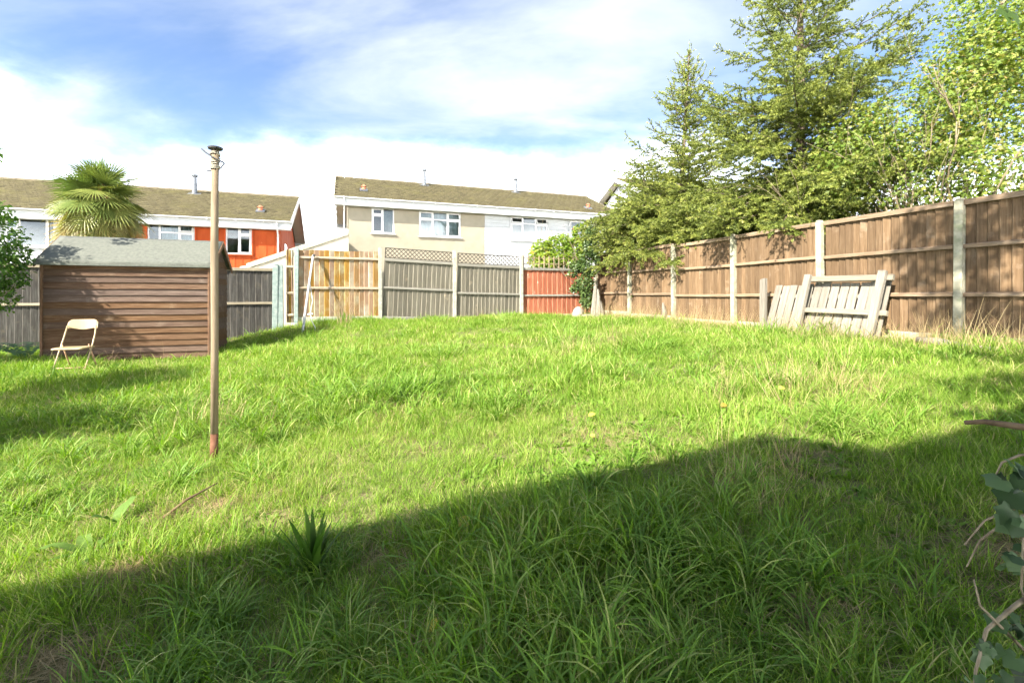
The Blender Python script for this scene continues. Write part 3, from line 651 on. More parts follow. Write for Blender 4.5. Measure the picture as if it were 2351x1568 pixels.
MB().tube([(-.02,0,0), (-.12,-.05,-.1), (-.16,-.09,-.38), (-.14,-.1,-.5)], .012, 6).build('cable', m_rope, ha, (hr(447, uA0, .2), yr - .2*HALF, rr-.2))

# house C: the next pair up the hill
uC0 = 15.97
hc, x0, x1, ee, rr, ye, yr = house('semi_detached_house', 'pale house with white gable and tiled roof glimpsed through the conifers', uC0, uC0 + 14.4, .5, 5.62, 7.38, .5, .5, m_white)
fw = MB(); wall_holes(fw, x0, x1, 0, ee-.34, [], 0, .25); fw.build('wall', m_white, hc)

# garage lean-to between the two pairs
gu0, gz0 = back_uz(574, 610, 20.9); gu1, gz1 = back_uz(800, 535, 20.9)
X, Y = UW(gu0, 20.9); zb0 = -1.6
gar = empty('garage_extension', (X, Y, H + zb0), TH, 'pale rendered lean-to with sloping grey coping between the red and cream houses', 'garage')
Lg = gu1-gu0; h0, h1 = gz0-H-zb0-.1, gz1-H-zb0-.1
MB().prism([(0, 0), (Lg, 0), (Lg, h1), (0, h0)], 0, .2, 'y').build('wall', m_cream2, gar)
b = MB(); b.v = [(0,.2,h0-.15),(Lg,.2,h1-.15),(Lg,1.29,h1-.15),(0,1.29,h0-.15),(0,.2,0),(Lg,.2,0),(Lg,1.29,0),(0,1.29,0)]; b.f = [(0,1,2,3),(4,7,6,5),(0,4,5,1),(1,5,6,2),(2,6,7,3),(3,7,4,0)]
b.build('roof', m_coping, gar)
MB().prism([(-.12, h0-.03), (Lg+.02, h1+.012), (Lg+.02, h1+.26), (-.12, h0+.17)], -.06, .26, 'y').build('coping', m_coping, gar, bevel=.01)
MB().prism([(-.34, h0-.1), (-.13, h0-.1), (-.13, h0+.09), (-.34, h0+.05)], -.07, .2, 'y').build('gutter_end', m_upvc, gar, bevel=.02)

# the house at the photographer's back, whose shadow lies over the near lawn
X, Y = UW(-10.0, -1.05)
own = empty('detached_house', (X, Y, H - 1.35), TH, 'white rendered house beside the lawn casting the broad shadow over the near grass', 'house')
MB().box(0, 7.4, -6, 0, 0, 5.05).build('wall', m_white, own)
MB().box(7.41, 10.3, -6, -.2, 0, 4.45).build('wall', m_white, own)
MB().prism([(.32, 5.05), (-3.0, 6.6), (-6.3, 5.05)], -.3, 7.4, 'x').build('roof', m_ridge, own)
MB().prism([(.25, 4.45), (-3.0, 6.0), (-6.3, 4.45)], 7.41, 10.5, 'x').build('roof', m_ridge, own)
# ------------------------------------------------------------------ clothes post
pb = at(491, 1062, 3.28); zp = g1(pb.x, pb.y)
cp = empty('clothes_post', (pb.x, pb.y, zp), 0, 'rusty-footed metal washing line post with rope and wire at its top, in the lawn', 'post')
ht = H + (HY - 338)/F*3.28 - zp
MB().tube([(0,0,-.2), (0,0,.05), (.004,0,.195)], [.0255,.0255,.025], 16).build('rusty_foot', m_rust, cp, smooth=True)
MB().tube([(.004,0,.1951), (.006,0,.9), (.004,0,1.5), (.010,0,ht-.02)], [.0245,.0243,.0242,.024], 16).build('pole', m_pole, cp, smooth=True)
MB().tube([(.010,0,ht-.022), (.010,0,ht-.016), (.010,0,ht-.005), (.010,0,ht)], [.030,.045,.047,.036], 20).build('cap', m_wire, cp)
def helix(zc, n, r, dz, tl, ph=0):
    pts = []
    for i in range(n*14+1):
        a = 2*math.pi*i/14 + ph
        pts.append((.008 + r*math.cos(a), r*math.sin(a), zc + dz*i/14 + tl*math.sin(a)))
    return pts
MB().tube(helix(ht-.155, 3, .0295, .009, .004), .0042, 6).tube(helix(ht-.115, 2, .030, .014, .016, 1), .0042, 6).tube(helix(ht-.06, 2, .029, .008, -.01, 2), .004, 6).build('rope', m_rope, cp, smooth=True)
MB().tube([(-.066,-.03,ht-.022), (-.03,-.034,ht-.052), (.035,-.034,ht-.092), (.088,-.03,ht-.118)], .0052, 6).tube([(.092,-.03,ht-.122), (.06,.0,ht-.130), (.03,.032,ht-.138), (-.03,.032,ht-.154), (-.066,.02,ht-.163)], .0045, 6).build('wire', m_wire, cp, smooth=True)

# ------------------------------------------------------------------ folding chair in front of the shed
cpos = at(176, 840, 6.75); zc = g1(cpos.x, cpos.y)
ch = empty('folding_chair', (cpos.x, cpos.y, zc + .015), R(16), 'beige metal folding chair standing in the grass against the shed', 'chair')
ch.scale = (.9,.9,.9)
w = .205
for s in (-1, 1):
    MB().tube([(s*w, -.25, 0), (s*w, -.02, .40), (s*w*.98, .09, .62), (s*w*.93, .14, .76)], .011, 10).build('front_leg', m_chair, ch, smooth=True)
    MB().tube([(s*(w-.03), .24, 0), (s*(w-.03), .08, .28), (s*(w-.03), -.03, .47)], .010, 10).build('rear_leg', m_chairr, ch, smooth=True)
MB().tube([(-w+.01, -.18, .12), (w-.01, -.18, .12)], .007, 8).tube([(-w+.03, .20, .08), (w-.03, .20, .08)], .007, 8).build('stretcher', m_chairr, ch, smooth=True)
b = MB(); n = 14; top = []; bot = []
for i in range(n+1):
    t = i/n; x = (t*2-1)*.205; ed = abs(t*2-1)
    zt = .86 - .055*max(0, (ed-.72)/.28)**2; zbm = .725 - .028*math.cos((t*2-1)*math.pi*.5)**2 - (.0 if ed < .8 else .01)
    yc = .155 + .022*(1 - (t*2-1)**2)
    b.v += [(x, yc-.006, zbm), (x, yc+.018, zt), (x, yc+.026, zt), (x, yc+.003, zbm)]
for i in range(n):
    for k in range(4): b.f.append((4*i+k, 4*i+(k+1) % 4, 4*i+4+(k+1) % 4, 4*i+4+k))
b.f += [(3,2,1,0), (4*n, 4*n+1, 4*n+2, 4*n+3)]
b.build('backrest', m_chair, ch, bevel=.003)
b = MB(); n = 10
for i in range(n+1):
    for j in range(n+1):
        x = (i/n*2-1)*(.195); y = -.26 + .36*j/n
        b.v.append((x, y, .435 - .012*math.cos(x/.195*1.5)*math.sin(math.pi*j/n) - .008*(j == 0)))
b.f = [(i*(n+1)+j, (i+1)*(n+1)+j, (i+1)*(n+1)+j+1, i*(n+1)+j+1) for i in range(n) for j in range(n)]
s_ = b.build('seat', m_chair, ch, smooth=True); s_.modifiers.new('thick', 'SOLIDIFY').thickness = .022

# ------------------------------------------------------------------ timber leaning on the brown fence
def rf(w, u): X, Y = UW(u, w); return X, Y
RZ = TH - math.pi/2                      # local x towards the camera, local y into the fence
wl, _ = right_wz(1778, 700, 6.98); wr, _ = right_wz(2046, 700, 6.98)
X, Y = rf(wl, 6.76); zb_ = g1(*rf((wl+wr)/2, 6.7)) + .0
sp = empty('slatted_panel', (X, Y, zb_), RZ, 'broken grey slatted fence panel leaning on the brown fence behind the open gate', 'fence panel')
LEAN = R(-19); Ls = wl - wr; ns = 13
for i in range(ns):
    hh = .86 + rnd.uniform(-.02,.02) - (.03 if i < 4 else 0); wd = Ls/ns
    MB().box(0, wd*.87, -.009, .009, 0, hh).build('slat', m_oldwood, sp, (i*wd, .0, -.02), (LEAN, rnd.uniform(-.012,.012), 0), bevel=.003)
for t in (.22, .62):
    MB().box(.06, Ls-.06, .011, .045, 0, .06).build('rail', m_oldwoodx, sp, (0, -.0, -.02), (LEAN, 0, 0)).location = Vector((0, math.sin(-LEAN)*t, math.cos(LEAN)*t - .02))
wl2, _ = right_wz(1846, 700, 6.9); wr2, _ = right_wz(2030, 700, 6.9)
X, Y = rf(wl2, 6.66)
fr = empty('wooden_gate', (X, Y, zb_), RZ, 'pale open wooden gate of two uprights and two rails leaning on the slatted panel', 'gate')
Lf = wl2 - wr2; L2 = R(-15)
def tl(y, z): return Matrix.Rotation(L2, 4, 'X') @ Vector((0, y, z))
for x, hh in ((0, .96), (Lf-.10, .97)): MB().box(0, .10, -.03, .03, -.03, hh).build('stile', m_oldwood, fr, (x, 0, 0), (L2, rnd.uniform(.01,.03), 0), bevel=.005)
for z, hh in ((.90, .085), (.40, .075)):
    q = tl(.031, z); MB().box(-.02, Lf+.09, 0, .05, -hh/2, hh/2).build('rail', m_oldwoodx, fr, (0, q.y, q.z), (L2, .012, 0), bevel=.005)
wp, _ = right_wz(1757, 700, 6.85); X, Y = rf(wp, 6.80)
sp2 = MB().box(-.05, .05, -.035, .035, -.1, .86).prism([(-.05, .86), (.05, .86), (.05, .885), (-.02, .875)], -.0345, .0345, 'y').build('timber_post', m_oldwood, None, (X, Y, g1(X, Y)), (R(-3), R(-2), RZ), bevel=.004)
tag(sp2, 'short pale timber post standing upright beside the leaning slatted panel', 'post')
q0 = at(2108, 792, 5.65); q1 = at(2200, 805, 5.2); q2 = at(2288, 826, 4.72)
for q in (q0, q1, q2): q.z = g1(q.x, q.y) + .05
lg = MB().tube([q0, (q0+q1)/2 + Vector((0,0,.015)), q1, (q1+q2)/2 + Vector((0,0,-.01)), q2], [.045,.05,.046,.04,.03], 10).build('log', m_oldwood, None, smooth=True)
tag(lg, 'weathered grey log lying in dry grass below the brown fence', 'log')
# split stump by the ivy corner, stone, stake
sb = at(1371, 722, 12.75); zz_ = g1(sb.x, sb.y)
st = empty('weathered_stump', (sb.x, sb.y, zz_ - .05), 0, 'split grey tree stump standing against the corner post beside the ivy', 'stump')
for k, (dx, tx, hh, r0) in enumerate(((-.10, -.03, 1.0, .10), (.03, .02, .84, .11), (.15, .05, .6, .09))):
    MB().tube([(dx, 0, 0), (dx*.8+tx*.2, .01, hh*.35), (tx+dx*.25, .02, hh*.75), (tx, .03, hh)], [r0, r0*.75, r0*.55, r0*.25], 7).build('splinter', m_oldwood, st)
def rock(name, label, p, r, seed):
    bm = bmesh.new(); bmesh.ops.create_icosphere(bm, subdivisions=3, radius=1)
    rr_ = random.Random(seed); offs = [Vector((rr_.uniform(-1,1), rr_.uniform(-1,1), rr_.uniform(-1,1))).normalized() for _ in range(9)]
    for v in bm.verts:
        s = 1 + sum(.12*max(0, v.co.dot(o))**3 for o in offs) - .35*max(0, v.co.dot(offs[0])-.5); v.co = Vector((v.co.x*r[0]*s, v.co.y*r[1]*s, v.co.z*r[2]*s))
    me = bpy.data.meshes.new(name); bm.to_mesh(me); bm.free()
    return tag(link(name, me, m_stone, None, p), label, 'stone')
p = at(1326, 706, 13.2); rock('stone', 'rounded pale stone at the foot of the ivy', (p.x, p.y, g1(p.x, p.y)+.13), (.14, .13, .19), 4)
p = at(1346, 716, 13.1); rock('stone', 'low sandy stone between the pale stone and the split stump', (p.x, p.y, g1(p.x, p.y)+.02), (.16, .12, .09), 6)
p = at(1525, 735, 11.0); sk = MB().tube([(0,0,-.1), (0,0,.2), (-.03,0,.42)], [.07,.06,.02], 6).build('wooden_stake', m_oldwood, None, (p.x, p.y, g1(p.x, p.y))); tag(sk, 'small pointed grey wooden stake near the middle of the brown fence', 'stake')

# ------------------------------------------------------------------ white pole with cord
f0 = at(694, 772, 10.55); f0.z = g1(f0.x, f0.y); f1 = at(719, 586, 11.42)
wp_ = empty('white_pole', f0, 0, 'white pole with hanging cord leaning against the orange fence panel', 'pole')
d = f1 - f0
MB().tube([(0,0,-.05), d*.25, d*.7, d], [.027,.027,.026,.024], 12).build('pole', m_white, wp_, smooth=True)
MB().tube([d*.985 + Vector((0,0,-.02)), d + Vector((.03,0,.02))], .03, 8).build('hook', m_wire, wp_)
pts = [(719,592),(714,625),(712,650),(715,675),(718,690),(714,708),(713,722),(716,738),(724,752),(722,765),(718,775)]
cords = []
for i, (x, y) in enumerate(pts):
    t = i/(len(pts)-1); cords.append(at(x, y, 11.36 - .86*t**.8) - f0)
MB().tube(cords, .0085, 6).build('cord', m_upvc, wp_, smooth=True)
q = cords[6]; MB().tube([q + Vector((-.06,0,0)), q + Vector((.06,-.01,.012))], .022, 8).build('knot', m_upvc, wp_, smooth=True)

# ------------------------------------------------------------------ sticks
def stick(label, pts, r, mat=m_dead, name='stick'):
    o = MB().tube(pts, r, 8).build(name, mat, None, smooth=True); return tag(o, label, 'stick')
def gp(x, y, Y, dz=0): p = at(x, y, Y); p.z = g1(p.x, p.y) + dz; return p
stick('thin reddish brown stick lying in the sunny grass below the washing line post', [at(375,1188,2.47), at(430,1150,2.6)+Vector((0,0,.01)), at(500,1108,2.75)], [.008,.007,.004])
stick('thick dead branch reaching in above the shaded grass on the fence side', [at(2214,970,2.35), at(2260,968,2.3), at(2310,975,2.22), at(2420,990,2.1)], [.010,.013,.015,.018], name='branch')
# ------------------------------------------------------------------ foliage tools
rs = np.random.RandomState(11)
def unit(v): return v/np.maximum(np.linalg.norm(v, axis=-1, keepdims=True), 1e-9)
def place_leaves(Lv, Lf, pos, nrm, fwd, size):
    """copies of a leaf (Lv: x along the leaf, y across, z up) at pos, its z along nrm and x near fwd"""
    z = unit(nrm); y = unit(np.cross(z, fwd)); x = np.cross(y, z)
    V = pos[:, None, :] + size[:, None, None]*(Lv[None, :, 0:1]*x[:, None, :] + Lv[None, :, 1:2]*y[:, None, :] + Lv[None, :, 2:3]*z[:, None, :])
    n, k = len(pos), len(Lv)
    Fq = (Lf[None] + (np.arange(n)*k)[:, None, None]).reshape(-1, Lf.shape[1])
    return V.reshape(-1, 3), Fq
def leaf_simple():       # pointed oval, folded along the rib: quads
    v = np.array([(0,0,0),(.35,.24,.07),(.75,.19,.03),(1,0,-.08),(.75,-.19,.03),(.35,-.24,.07),(.4,0,-.01),(.78,0,-.03)], float)
    f = np.array([(0,6,1,1),(6,7,2,1),(7,3,3,2),(0,5,6,6),(6,5,4,7),(7,4,3,3)])
    t = np.array([(0,6,1),(6,7,2),(6,2,1),(7,3,2),(0,5,6),(6,5,4),(6,4,7),(7,4,3)])
    return v, t
def leaf_lobed():        # five lobes, like ivy or maple
    a = [(-2.6,.42),(-2.0,.62),(-1.55,.40),(-1.05,.86),(-.62,.50),(0,1.0),(.62,.50),(1.05,.86),(1.55,.40),(2.0,.62),(2.6,.42)]
    pts = [(.30,0,.02)] + [(.30 + .62*r*math.cos(t), .62*r*math.sin(t), -.10*r*r + .03*math.cos(3*t)) for t, r in a]
    v = np.array(pts); t = np.array([(0, i, i+1) for i in range(1, len(pts)-1)])
    return v, t
def leaf_ivy():          # broad, shallow lobes, wavy
    a = [(-2.75,.46),(-2.1,.66),(-1.6,.60),(-1.1,.84),(-.55,.74),(0,1.05),(.55,.74),(1.1,.84),(1.6,.60),(2.1,.66),(2.75,.46)]
    pts = [(.30,0,.03)] + [(.30 + .60*r*math.cos(t), .60*r*math.sin(t), -.13*r*r + .06*math.cos(4*t+1)) for t, r in a]
    return np.array(pts), np.array([(0, i, i+1) for i in range(1, len(pts)-1)])
LS, LL, LI = leaf_simple(), leaf_lobed(), leaf_ivy()
def cloud(ells, n, rs, shell=.55):
    """points in a union of ellipsoids, most of them towards the outside; returns positions and outward normals"""
    vol = np.array([e[1][0]*e[1][1]*e[1][2] for e in ells])**(2/3); pick = rs.choice(len(ells), n, p=vol/vol.sum())
    d = unit(rs.normal(size=(n, 3))); r = rs.uniform(shell**3, 1, n)**(1/3)*(1 + rs.normal(0, .07, n))
    c = np.array([e[0] for e in ells])[pick]; rad = np.array([e[1] for e in ells])[pick]
    P = c + d*rad*r[:, None]
    lump = vnoise(P[:,0]*1.0 + P[:,2]*.7, P[:,1] + P[:,2]*.6, .42, 8)
    keep = lump > .24
    return P[keep], d[keep]
def leaf_crown(name, ells, n, size, leaf, mat, parent, rs, shell=.5, droop=.35, base=(0,0,0)):
    P, d = cloud(ells, n, rs, shell); m = len(P)
    nrm = unit(d*.6 + rs.normal(0, .55, (m, 3)) + np.array([0,0,.55])); fwd = unit(d + rs.normal(0, .6, (m, 3)) - np.array([0,0,droop]))
    V, Fq = place_leaves(leaf[0], leaf[1], P, nrm, fwd, size[0] + (size[1]-size[0])*rs.beta(1.6, 2.2, m))
    tint = np.repeat(np.clip(rs.normal(.48, .2, m) + .25*(vnoise(P[:,0]+P[:,2], P[:,1]-P[:,2], .5, 61)-.5), 0, 1), len(leaf[0]))
    o = link(name, npmesh(name, V - np.array(base), Fq, tint), mat, parent); tag(o, kind='stuff'); return o
def branches(mb, p, d, L, r, depth, rs, spread=.6, up=.15, bits=3, tips=None):
    pts = [p.copy()]; q = p.copy(); dd = d.copy(); n = 5
    for i in range(n):
        dd = unit(dd + rs.normal(0, .12, 3) + np.array([0,0,up*.2])); q = q + dd*L/n; pts.append(q.copy())
    mb.tube([tuple(a) for a in pts], list(np.linspace(r, r*.5, n+1)), 6 if r > .02 else 4)
    if tips is not None: tips.append((pts[-1], dd))
    if depth:
        for k in range(bits):
            i = rs.randint(2, n+1); nd = unit(dd + rs.normal(0, spread, 3) + np.array([0,0,up])); branches(mb, pts[i], nd, L*rs.uniform(.5,.8), r*.5, depth-1, rs, spread, up, bits, tips)
m_maple = leafm('lobed_tree_leaves', [(0, (.045,.085,.014)), (.3, (.10,.165,.024)), (.6, (.175,.235,.04)), (.88, (.25,.26,.06)), (1, (.25,.19,.06))], trans=.36)
m_bush = leafm('bush_leaves', [(0, (.035,.085,.014)), (.5, (.075,.155,.022)), (1, (.14,.215,.036))], trans=.4)
m_vine = leafm('vine_leaves', [(0, (.09,.17,.02)), (.5, (.19,.28,.035)), (.9, (.32,.36,.05)), (1, (.42,.22,.05))], trans=.45)
m_ivy = leafm('ivy_leaves', [(0, (.035,.065,.018)), (.5, (.085,.135,.035)), (.9, (.16,.20,.06)), (1, (.22,.17,.07))], trans=.25, rough=.35, spec=.5)
m_ivyn = leafm('near_ivy_leaves', [(0, (.015,.032,.012)), (.5, (.06,.11,.04)), (1, (.13,.19,.09))], trans=.3, rough=.5, spec=.2)
m_needle = leafm('spruce_needles', [(0, (.045,.065,.014)), (.4, (.155,.195,.038)), (.75, (.29,.32,.068)), (1, (.39,.39,.11))], trans=.26, rough=.5, vary=.1)
m_palm = leafm('palm_fan', [(0, (.22,.13,.034)), (.25, (.29,.205,.055)), (.5, (.215,.22,.052)), (.75, (.15,.195,.045)), (1, (.105,.16,.038))], trans=.25, rough=.4, spec=.5, vary=0)
m_fern = leafm('fern', [(0, (.05,.12,.05)), (1, (.12,.22,.09))], trans=.35)
m_dock = leafm('dock_leaf', [(0, (.035,.085,.012)), (.5, (.075,.15,.022)), (1, (.15,.235,.055))], trans=.35, rough=.6, spec=.15)
m_yellow = leafm('fallen_leaf', [(0, (.55,.45,.06)), (.5, (.62,.55,.12)), (1, (.50,.24,.05))], trans=.35)

# ------------------------------------------------------------------ spruces
def spruce(name, label, base, Ht, prof, z_low, rs, whorl=.30, nb=6, bare=.1, dens=1.0, lean=(0,0), thin=1.1):
    """prof(h in 0..1) gives branch length in metres"""
    o = empty(name, base, 0, label, 'tree', None)
    MB().tube([(0,0,-.3), (.02,0,Ht*.3), (lean[0]*.5,lean[1]*.5,Ht*.65), (lean[0],lean[1],Ht)], [Ht*.010+.03, Ht*.008+.02, Ht*.005+.01, .01], 10).build('trunk', m_bark, o, smooth=True)
    mb = MB(); NV = []; NT = []; tw_a = []; tw_b = []
    z = z_low
    while z < Ht - .15:
        h = z/Ht; n = max(3, int(nb + rs.randint(-2, 2) - (3 if h > .45 else 0))); a0 = rs.uniform(0, 6.28)
        extra = 5 if 2.2 <= z < 3.3 else 0                    # heavy low boughs on the open, sunny side
        for k in range(n + extra):
            a = a0 + 6.283*k/n + rs.normal(0, .22) if k < n else TH + math.pi + rs.uniform(-1.15, 1.15); L = prof(h, a)*rs.uniform(.62, 1.18)
            if L < .12: continue
            el = -.25 + .95*h*(Ht > 5) + .3*h + rs.normal(0, .15); m = 9
            hang = k >= n
            if hang: el = rs.uniform(-.36, -.16); L = max(L, min(2.9, prof(.3, 0)*1.05))*rs.uniform(.75, 1.05)
            out = np.array([math.cos(a), math.sin(a), 0.]); p = np.array([lean[0]*h, lean[1]*h, z + rs.uniform(-.1,.1)]); pts = [p.copy()]
            for i in range(m):
                t = i/m; e2 = el - .35*math.sin(math.pi*min(1, t*1.3))*(1-h) + (.38*t*t if not hang else .12*t*t)
                p = p + (out*math.cos(e2) + np.array([0,0,math.sin(e2)]))*L/m + rs.normal(0, .008, 3); pts.append(p.copy())
            pts = np.array(pts); mb.tube([tuple(q) for q in pts], list(np.linspace(.007+.006*L, .003, m+1)), 4, cap=False)
            side = np.array([-math.sin(a), math.cos(a), 0])
            s = bare*L + .05
            step = .10/dens*(1 + thin*max(0., h-.38))
            while s < L:
                t = s/L*m; i = min(int(t), m-1); q = pts[i] + (pts[i+1]-pts[i])*(t-i); fw = unit(pts[i+1]-pts[i])
                ls = min(.62, (.16 + .42*(L-s)))*rs.uniform(.6, 1.15)
                for sg in (-1, 1):
                    dr = unit(fw*.75 + side*sg*rs.uniform(.6, 1.1) + np.array([0,0,rs.normal(-.06, .38)]))
                    e_ = q + dr*ls + np.array([0,0,-.10*ls])
                    tw_a.append(q); tw_b.append(e_)
                    if ls > .22:                                   # secondary twigs
                        for v in np.arange(.25, .95, .10/ls):
                            q2 = q + (e_-q)*v; l2 = ls*.45*(1.1-v)*rs.uniform(.7,1.2)
                            d2 = unit(dr*.8 + np.cross(dr, [0,0,1])*rs.choice((-1,1))*.8 + rs.normal(0,.25,3) - np.array([0,0,.1])); tw_a.append(q2); tw_b.append(q2 + d2*max(.07, l2))
                s += step*rs.uniform(.75, 1.3)
            tw_a.append(pts[-3]); tw_b.append(pts[-1] + unit(pts[-1]-pts[-2])*.08)
        z += whorl*rs.uniform(.8, 1.2)
    tw_a.append(np.array([lean[0], lean[1], Ht-.5])); tw_b.append(np.array([lean[0], lean[1], Ht+.25]))
    mb.build('branches', m_bark, o)
    A = np.array(tw_a); B = np.array(tw_b); Lt = np.linalg.norm(B-A, axis=1)
    cnt = np.maximum(5, (Lt/.0055).astype(int)); T = np.repeat(np.arange(len(A)), cnt)
    tt = rs.uniform(0, 1, len(T)); P = A[T] + (B-A)[T]*tt[:, None]; D = unit((B-A)[T])
    nd = unit(D*.6 + unit(np.cross(D, rs.normal(size=(len(T), 3))))*.85 + np.array([0,0,.15]))
    ln = rs.uniform(.030, .056, len(T)); sd_ = unit(np.cross(nd, rs.normal(size=(len(T), 3))))*.0080
    V = np.stack([P - sd_, P + sd_, P + nd*ln[:, None]], 1).reshape(-1, 3)
    twt = np.clip(rs.normal(.42, .17, len(A)), 0, 1)
    tint = np.repeat(np.clip(twt[T] + .25*(tt-.5) + rs.normal(0, .08, len(T)), 0, 1), 3)
    f = link('needles', npmesh('needles', V, np.arange(len(V)).reshape(-1, 3), tint), m_needle, o); tag(f, kind='stuff')
    print(name, len(A), 'twigs', len(T), 'needles')
    return o
r1 = np.random.RandomState(5)
def fence_stop(u_t, L, a, z, keep=.12):
    """boughs below the fence top end at its boards; those above hang over it"""
    du = math.cos(a)*C_ + math.sin(a)*S_
    if du < -.05 and z < 2.25: return min(L, (u_t - UR - keep)/-du)
    return L
def prof1(h, a):
    base = 3.3*(1-h)**.72 if h > .2 else 2.7
    return fence_stop(8.75, base, a, h*9.6)
bx, by = UW(8.75, 7.05)
spruce('spruce_tree', 'tall dark-trunked spruce rising out of view above the brown fence', (bx, by, g1(bx, by)), 9.6, prof1, .9, r1, whorl=.27, nb=7, bare=.10, dens=1.0)
r2 = np.random.RandomState(9)
bx, by = UW(8.30, 10.2)
spruce('spruce_tree', 'slimmer paler spruce with thin leader left of the tall spruce', (bx, by, g1(bx, by)), 7.0, lambda h, a: fence_stop(8.3, (3.3*(1-h)**.9 if h < .4 else 3.1*(1-h)**.82), a, h*7.0), .8, r2, whorl=.23, nb=8, bare=.05, dens=1.0, thin=4.0, lean=(.25,-.1))
r3 = np.random.RandomState(19)
bx, by = UW(8.0, 11.3)
spruce('spruce_tree', 'low bushy young spruce spilling over the fence near the ivy corner', (bx, by, g1(bx, by)), 4.4, lambda h, a: fence_stop(8.0, .6 + 1.9*(1-h), a, h*4.4), .7, r3, whorl=.19, nb=8, bare=.05, dens=.9)

# ------------------------------------------------------------------ leafy tree behind the fence on the right
def leafy(name, label, base, ells, n, size, leaf, mat, rs, stems, cat='tree', bark=m_barkp, shell=.35, part='crown'):
    o = empty(name, base, 0, label, cat)
    mb = MB(); b0 = np.array(base)
    for (q, d, L, r, dep) in stems: branches(mb, np.array(q, float), unit(np.array(d, float)), L, r, dep, rs, spread=.5, up=.2, bits=3)
    mb.build('branches', bark, o, smooth=True)
    leaf_crown(part, [((c[0]-base[0], c[1]-base[1], c[2]-base[2]), r) for c, r in ells], n, size, leaf, mat, o, rs, shell=shell)
    return o
rm = np.random.RandomState(21)
bx, by = UW(8.55, 4.6); gb = g1(bx, by)
E = []
for (x, y, Y, r) in ((2330,60,7.2,.95),(2270,180,7.0,.85),(2200,260,7.2,.8),(2120,300,7.5,.8),(2040,330,7.9,.75),(1970,330,8.2,.62),(1960,410,8.1,.7),(2080,410,7.6,.75),(2200,400,7.1,.75),(2320,330,6.8,.85),(2330,430,6.6,.7),(2255,150,7.6,.7),(2350,-60,7.3,1.0),(2010,270,8.3,.5),(1930,450,8.3,.45),(2440,250,6.7,.9),(2420,100,6.9,.9),(2150,210,7.7,.55),(2315,80,7.6,.65)):
    p = at(x, y, Y); E.append(((p.x, p.y, p.z), (r*1.15, r*1.15, r)))
ST = [((rm.uniform(-.5,.5), rm.uniform(-.5,.5), 0), (rm.uniform(-.35,.35), rm.uniform(-.25,.35), 1), rm.uniform(1.6,2.3), .035, 3) for _ in range(9)]
ST += [((rm.uniform(-.6,.1), rm.uniform(.3,1.2), .2), (rm.uniform(-.7,-.3), rm.uniform(.3,.9), 1), 1.5, .025, 3) for _ in range(5)]
leafy('maple_tree', 'leafy many-stemmed maple with yellowing lobed leaves behind the brown fence', (bx, by, gb), E, 42000, (.035, .095), LL, m_maple, rm, ST, shell=.25)

# near tree on the right: mostly out of the picture, its shade falls on lawn and fence
rn = np.random.RandomState(33)
nb0 = (2.15, .75); gn = g1(*nb0)
E = [((1.55,.62,H+1.8),(.6,.45,.45)), ((1.9,.75,H+1.6),(.5,.4,.4)), ((1.15,.25,H+2.2),(.6,.5,.5)), ((2.2,1.2,H+2.7),(.6,.5,.5)), ((1.85,1.05,H+4.4),(.75,.6,.55)), ((2.2,.8,H+5.1),(.7,.6,.6)), ((1.6,1.5,H+5.2),(.5,.5,.45)), ((2.5,1.5,H+4.6),(.5,.5,.5)), ((2.5,.9,H+2.1),(.5,.4,.5))]
leafy('maple_tree', 'slender tree overhanging from the fence side, one dark lobed leaf hanging at the top', (nb0[0], nb0[1], gn), E, 5600, (.07,.13), LL, m_maple, rn, [((0,0,0), (-.05,.05,1), 3.4, .06, 2), ((-.15,.1,2.9), (-.05,.08,1), 2.6, .04, 3)], shell=.1)

# bushes at the left edge
rb = np.random.RandomState(44)
bx, by = -9.2, 6.4; gb = g1(bx, by)
E = [((lambda q: (q.x, q.y, q.z))(at(x, y, Y)), r) for x, y, Y, r in ((-12,550,7.2,(.36,.4,.36)),(28,590,7.2,(.20,.3,.20)),(-14,620,7.1,(.34,.4,.36)),(-8,680,7.1,(.2,.3,.25)),(28,640,7.3,(.16,.25,.14)),(-4,490,7.3,(.16,.2,.18)),(-18,352,7.2,(.12,.12,.16)))] + [((-9.2,6.2,gb+2.3),(1.1,1.0,1.0)), ((-9.6,5.4,gb+3.3),(1.0,.9,.9)), ((-8.7,6.6,gb+1.2),(.7,.6,.7))]
leafy('leafy_bush', 'bright green small-leaved bush spilling in beside the dark fence and shed', (bx, by, gb), E, 17000, (.05,.085), LS, m_bush, rb, [((rb.uniform(-.3,.5), rb.uniform(-.3,.4), 0), (rb.uniform(-.2,.5), rb.uniform(-.2,.4), 1), rb.uniform(.9,1.3), .03, 2) for _ in range(6)] + [((.3,.2,.8), (.8,.6,.5), 1.1, .02, 2)], cat='bush', bark=m_bark, shell=.3)
bx, by = -6.6, 1.5; gb = g1(bx, by)
E = [((-6.4,1.7,gb+2.0),(1.0,.8,.6)), ((-7.1,1.2,gb+2.9),(1.0,.8,.6)), ((-5.9,1.2,gb+2.6),(.8,.7,.4)), ((-6.35,4.0,gb+2.1),(.75,.7,.42)), ((-6.8,3.2,gb+2.5),(.8,.7,.5))]
leafy('leafy_tree', 'small leafy tree whose soft shade dapples the lawn before the shed', (bx, by, gb), E, 10500, (.06,.10), LS, m_bush, rb, [((0,0,0), (.05,.1,1), 2.0, .05, 3), ((.1,0,.9), (.4,.2,1), 1.4, .035, 2), ((.05,.1,1.0), (.0,1.6,.8), 2.2, .03, 2)], bark=m_bark, shell=.2)

